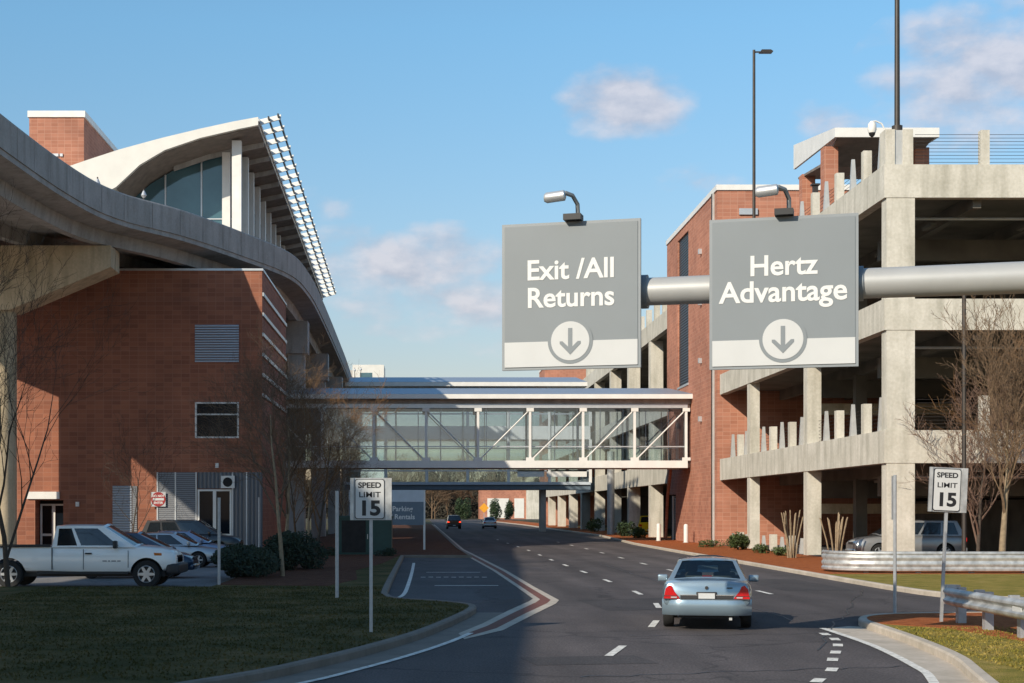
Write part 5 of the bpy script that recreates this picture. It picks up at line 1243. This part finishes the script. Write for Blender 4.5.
bare_tree('twiggy reddish bare tree behind the right tan tree', (22.3, 64.6, .12), tR2, M['bark_dark'], mat('reddish twig', (.14, .085, .06), .9, var=.3), .7)
dup(B1, (24.2, 62, .12), 1.0, 'bare tree at the right edge of the garage lawn', 1.2)

def myrtle(label, x, y, seed):
    rnd = random.Random(seed); t = thing('pruned_shrub', label, 'shrub', (x, y, .12), 0, 'pruned multi stem shrubs at the garage')
    for k in range(14):
        a = rnd.uniform(0, 6.28); r = rnd.uniform(.05, .22); h_ = rnd.uniform(1.5, 2.3); q = MB(); lx, ly = math.cos(a) * rnd.uniform(.15, .5), math.sin(a) * rnd.uniform(.1, .3)
        q.tube([(math.cos(a) * r, math.sin(a) * r, 0), (math.cos(a) * r + lx * .4, math.sin(a) * r + ly * .4, h_ * .5), (math.cos(a) * r + lx, math.sin(a) * r + ly, h_), (math.cos(a) * r + lx * 1.1, math.sin(a) * r + ly, h_ + .03)], [.036, .03, .03, .014], 7); q.build('stem', M['bark_tan'], t, 50)
myrtle('cut back tan multi stem shrub by the second garage column', 17.4, 76, 1); myrtle('cut back tan multi stem shrub nearest the curved guardrail end', 17.85, 69.6, 2)

def bush(name, label, loc, rx, ry, rz_, cnt, m, seed, leaf=.07, group=None, cat='shrub', cone=False):
    rnd = random.Random(seed); t = thing(name, label, cat, loc, 0, group); q = MB()
    lobes = [(Vector((rnd.uniform(-.55, .55) * rx, rnd.uniform(-.5, .5) * ry, rnd.uniform(.3, .75) * rz_)), rnd.uniform(.4, .62)) for _ in range(9)]
    for _ in range(cnt):
        if cone:
            zz = rnd.random() ** 1.3; rr = (1 - zz) * rnd.uniform(.55, 1.08) + .04; a = rnd.uniform(0, 6.28); p = Vector((math.cos(a) * rr * rx, math.sin(a) * rr * ry, zz * rz_))
        else:
            c, k = rnd.choice(lobes); d = Vector((rnd.gauss(0, 1), rnd.gauss(0, 1), rnd.gauss(0, 1))).normalized() * rnd.uniform(.65, 1.05) * k
            p = c + Vector((d.x * rx, d.y * ry, d.z * rz_ * .8)); p.z = max(.02, p.z)
        u = Vector((rnd.gauss(0, 1), rnd.gauss(0, 1), rnd.gauss(0, 1))).normalized(); v = u.orthogonal().normalized(); s_ = leaf * rnd.uniform(.6, 1.4)
        q.add([p - u * s_, p + v * s_ * .5, p + u * s_, p - v * s_ * .5], [(0, 1, 2, 3)])
    q.build('foliage', m, t, smooth='raw')
    w_ = MB()
    for k in range(5): w_.tube([(0, 0, 0), (rnd.uniform(-.5, .5) * rx, rnd.uniform(-.4, .4) * ry, rz_ * .6)], [.03, .01], 5)
    w_.build('stem', M['bark_dark'], t); return t
bush('hedge', 'dark rounded evergreen hedge between parking lot and mulch bed', (-5.9, 55.0, .1), 1.25, 3.4, 1.0, 11000, M['leaf_dark'], 1, .06, cat='hedge')
bush('hedge', 'lower dark hedge end nearer the trees', (-4.95, 60.5, .1), 1.15, 2.8, 1.5, 9000, M['leaf_dark'], 12, .06, cat='hedge')
SG = 'small green shrubs along the garage mulch'
bush('shrub', 'round olive green shrub at the foot of the garage wall', (17.9, 91.5, .12), .72, .7, .95, 2600, M['leaf_lit'], 2, .06, SG)
for i, (x, y, sx, sy, sz, lab) in enumerate(((17.6, 98, 1.0, .7, .42, 'low green shrub by the brick tower corner'), (17.7, 84, .5, .5, .45, 'tiny green shrub left of the second garage column'), (17.6, 79.5, .5, .5, .4, 'tiny green shrub before the second garage column'),
        (16.4, 58.5, .42, .35, .36, 'low clump under the guardrail near its curved end'), (18.8, 58.4, .42, .35, .36, 'low clump under the guardrail before the corner column'), (21.9, 58.3, .4, .3, .34, 'low clump under the guardrail beside the tan tree'),
        (17.6, 140, .8, .8, 1.2, 'dark green shrub below the far garage columns'), (18.0, 170, .9, .9, 1.3, 'green shrub deep under the skyway'), (17.7, 132, .6, .6, 1.0, 'green shrub beside the far round column'))):
    bush('shrub', lab, (x, y, .12), sx, sy, sz, 800, M['leaf_lit'] if i != 6 else M['leaf'], 20 + i, .05 if y < 100 else .1, SG)
for i, (x, y, lab) in enumerate(((-4.9, 79.2, 'low dark shrub left of the green cabinet'), (-1.9, 78.6, 'low dark shrub right of the green cabinet'))):
    bush('shrub', lab, (x, y, .12), .6, .5, .4 if i < 2 else .15, 600, M['leaf_dark'], 40 + i, .05, 'low shrubs on the left')

# ------------------------------------------------------------------ far end of the road
DO = (26, 462, 0)
db = thing('brick_depot', 'sunlit low brick depot with white doors at the end of the road', 'building', DO)
def dp(name, m, *bs):
    q = MB(DO)
    for b_ in bs: q.box(*b_)
    return q.build(name, m, db)
dp('wall', M['brick_pale'], (16, 48, 462, 480, 0, 8.6)); dp('garage_door', M['offwhite'], (18, 24.2, 461.9, 461.99, .3, 6.0)); dp('garage_door', M['offwhite'], (25.8, 28.6, 461.9, 461.99, .3, 6.0)); dp('pilaster', M['concrete_lit'], (29.2, 33.4, 461.6, 461.99, 0, 8.4)); dp('coping', M['white'], (15.9, 48.1, 461.8, 480.1, 8.6, 8.9))
DG = 'dark evergreens at the road end'
for i, (x, y, rx, h_, lab) in enumerate(((19.5, 440, 1.9, 5.2, 'dark upright evergreen left of the white depot door'), (23.6, 446, 1.6, 5.2, 'dark upright evergreen between the white depot doors'), (10.2, 430, 2.4, 5.6, 'dark evergreen left of the amber warning sign'))):
    bush('evergreen', lab, (x, y, 0), rx, rx, h_, 1600, M['leaf'], 60 + i, .24, DG, 'tree', False)
tF = tree_mesh(15, 91, .12, .22, .5, 5, (10, 6, 5, 3), .045)
fF = bare_tree('hazy bare tree in the woods past the road end', (2, 470, 0), tF, M['bark'], M['bark'], 0, 'bare woods at the road end')
for i in range(16): dup(fF, (-26 + i * 3.6 + random.uniform(-1.2, 1.2), 472 + random.uniform(0, 25), 0), random.uniform(0, 6), scale=random.uniform(.7, 1.1))
hl = MB(); hl.poly_y([(-300, -1), (-300, 9), (-120, 12), (-40, 13), (10, 11), (60, 12), (200, 10), (300, 8), (300, -1)], 540, 700); hl.build('woods_backdrop', mat('dark woods backdrop', (.045, .038, .026), .95, var=.4, scale=.2), kind='structure')  # dark backdrop added to stop bright sky peeking through the woods
wb = MB(); rnd = random.Random(5)
for i in range(14000):
    x, y = rnd.uniform(-60, 40), rnd.uniform(505, 525); zz = rnd.random() ** .8 * (11 + 3 * math.sin(x * .35) + 2 * math.sin(x * 1.1)); s_ = rnd.uniform(.3, .7); u = Vector((rnd.gauss(0, 1), rnd.gauss(0, 1), rnd.gauss(0, 1))).normalized(); v = u.orthogonal().normalized(); p = Vector((x, y, zz))
    wb.add([p - u * s_, p + v * s_ * .6, p + u * s_, p - v * s_ * .6], [(0, 1, 2, 3)])
wo = wb.build('woods', mat('far woods', (.035, .028, .018), .95, var=.5, scale=.3), smooth='raw', kind='stuff'); tag(wo, 'brown winter woods closing the view past the road end', 'woods')  # the shadow over the woods is put into this dark colour
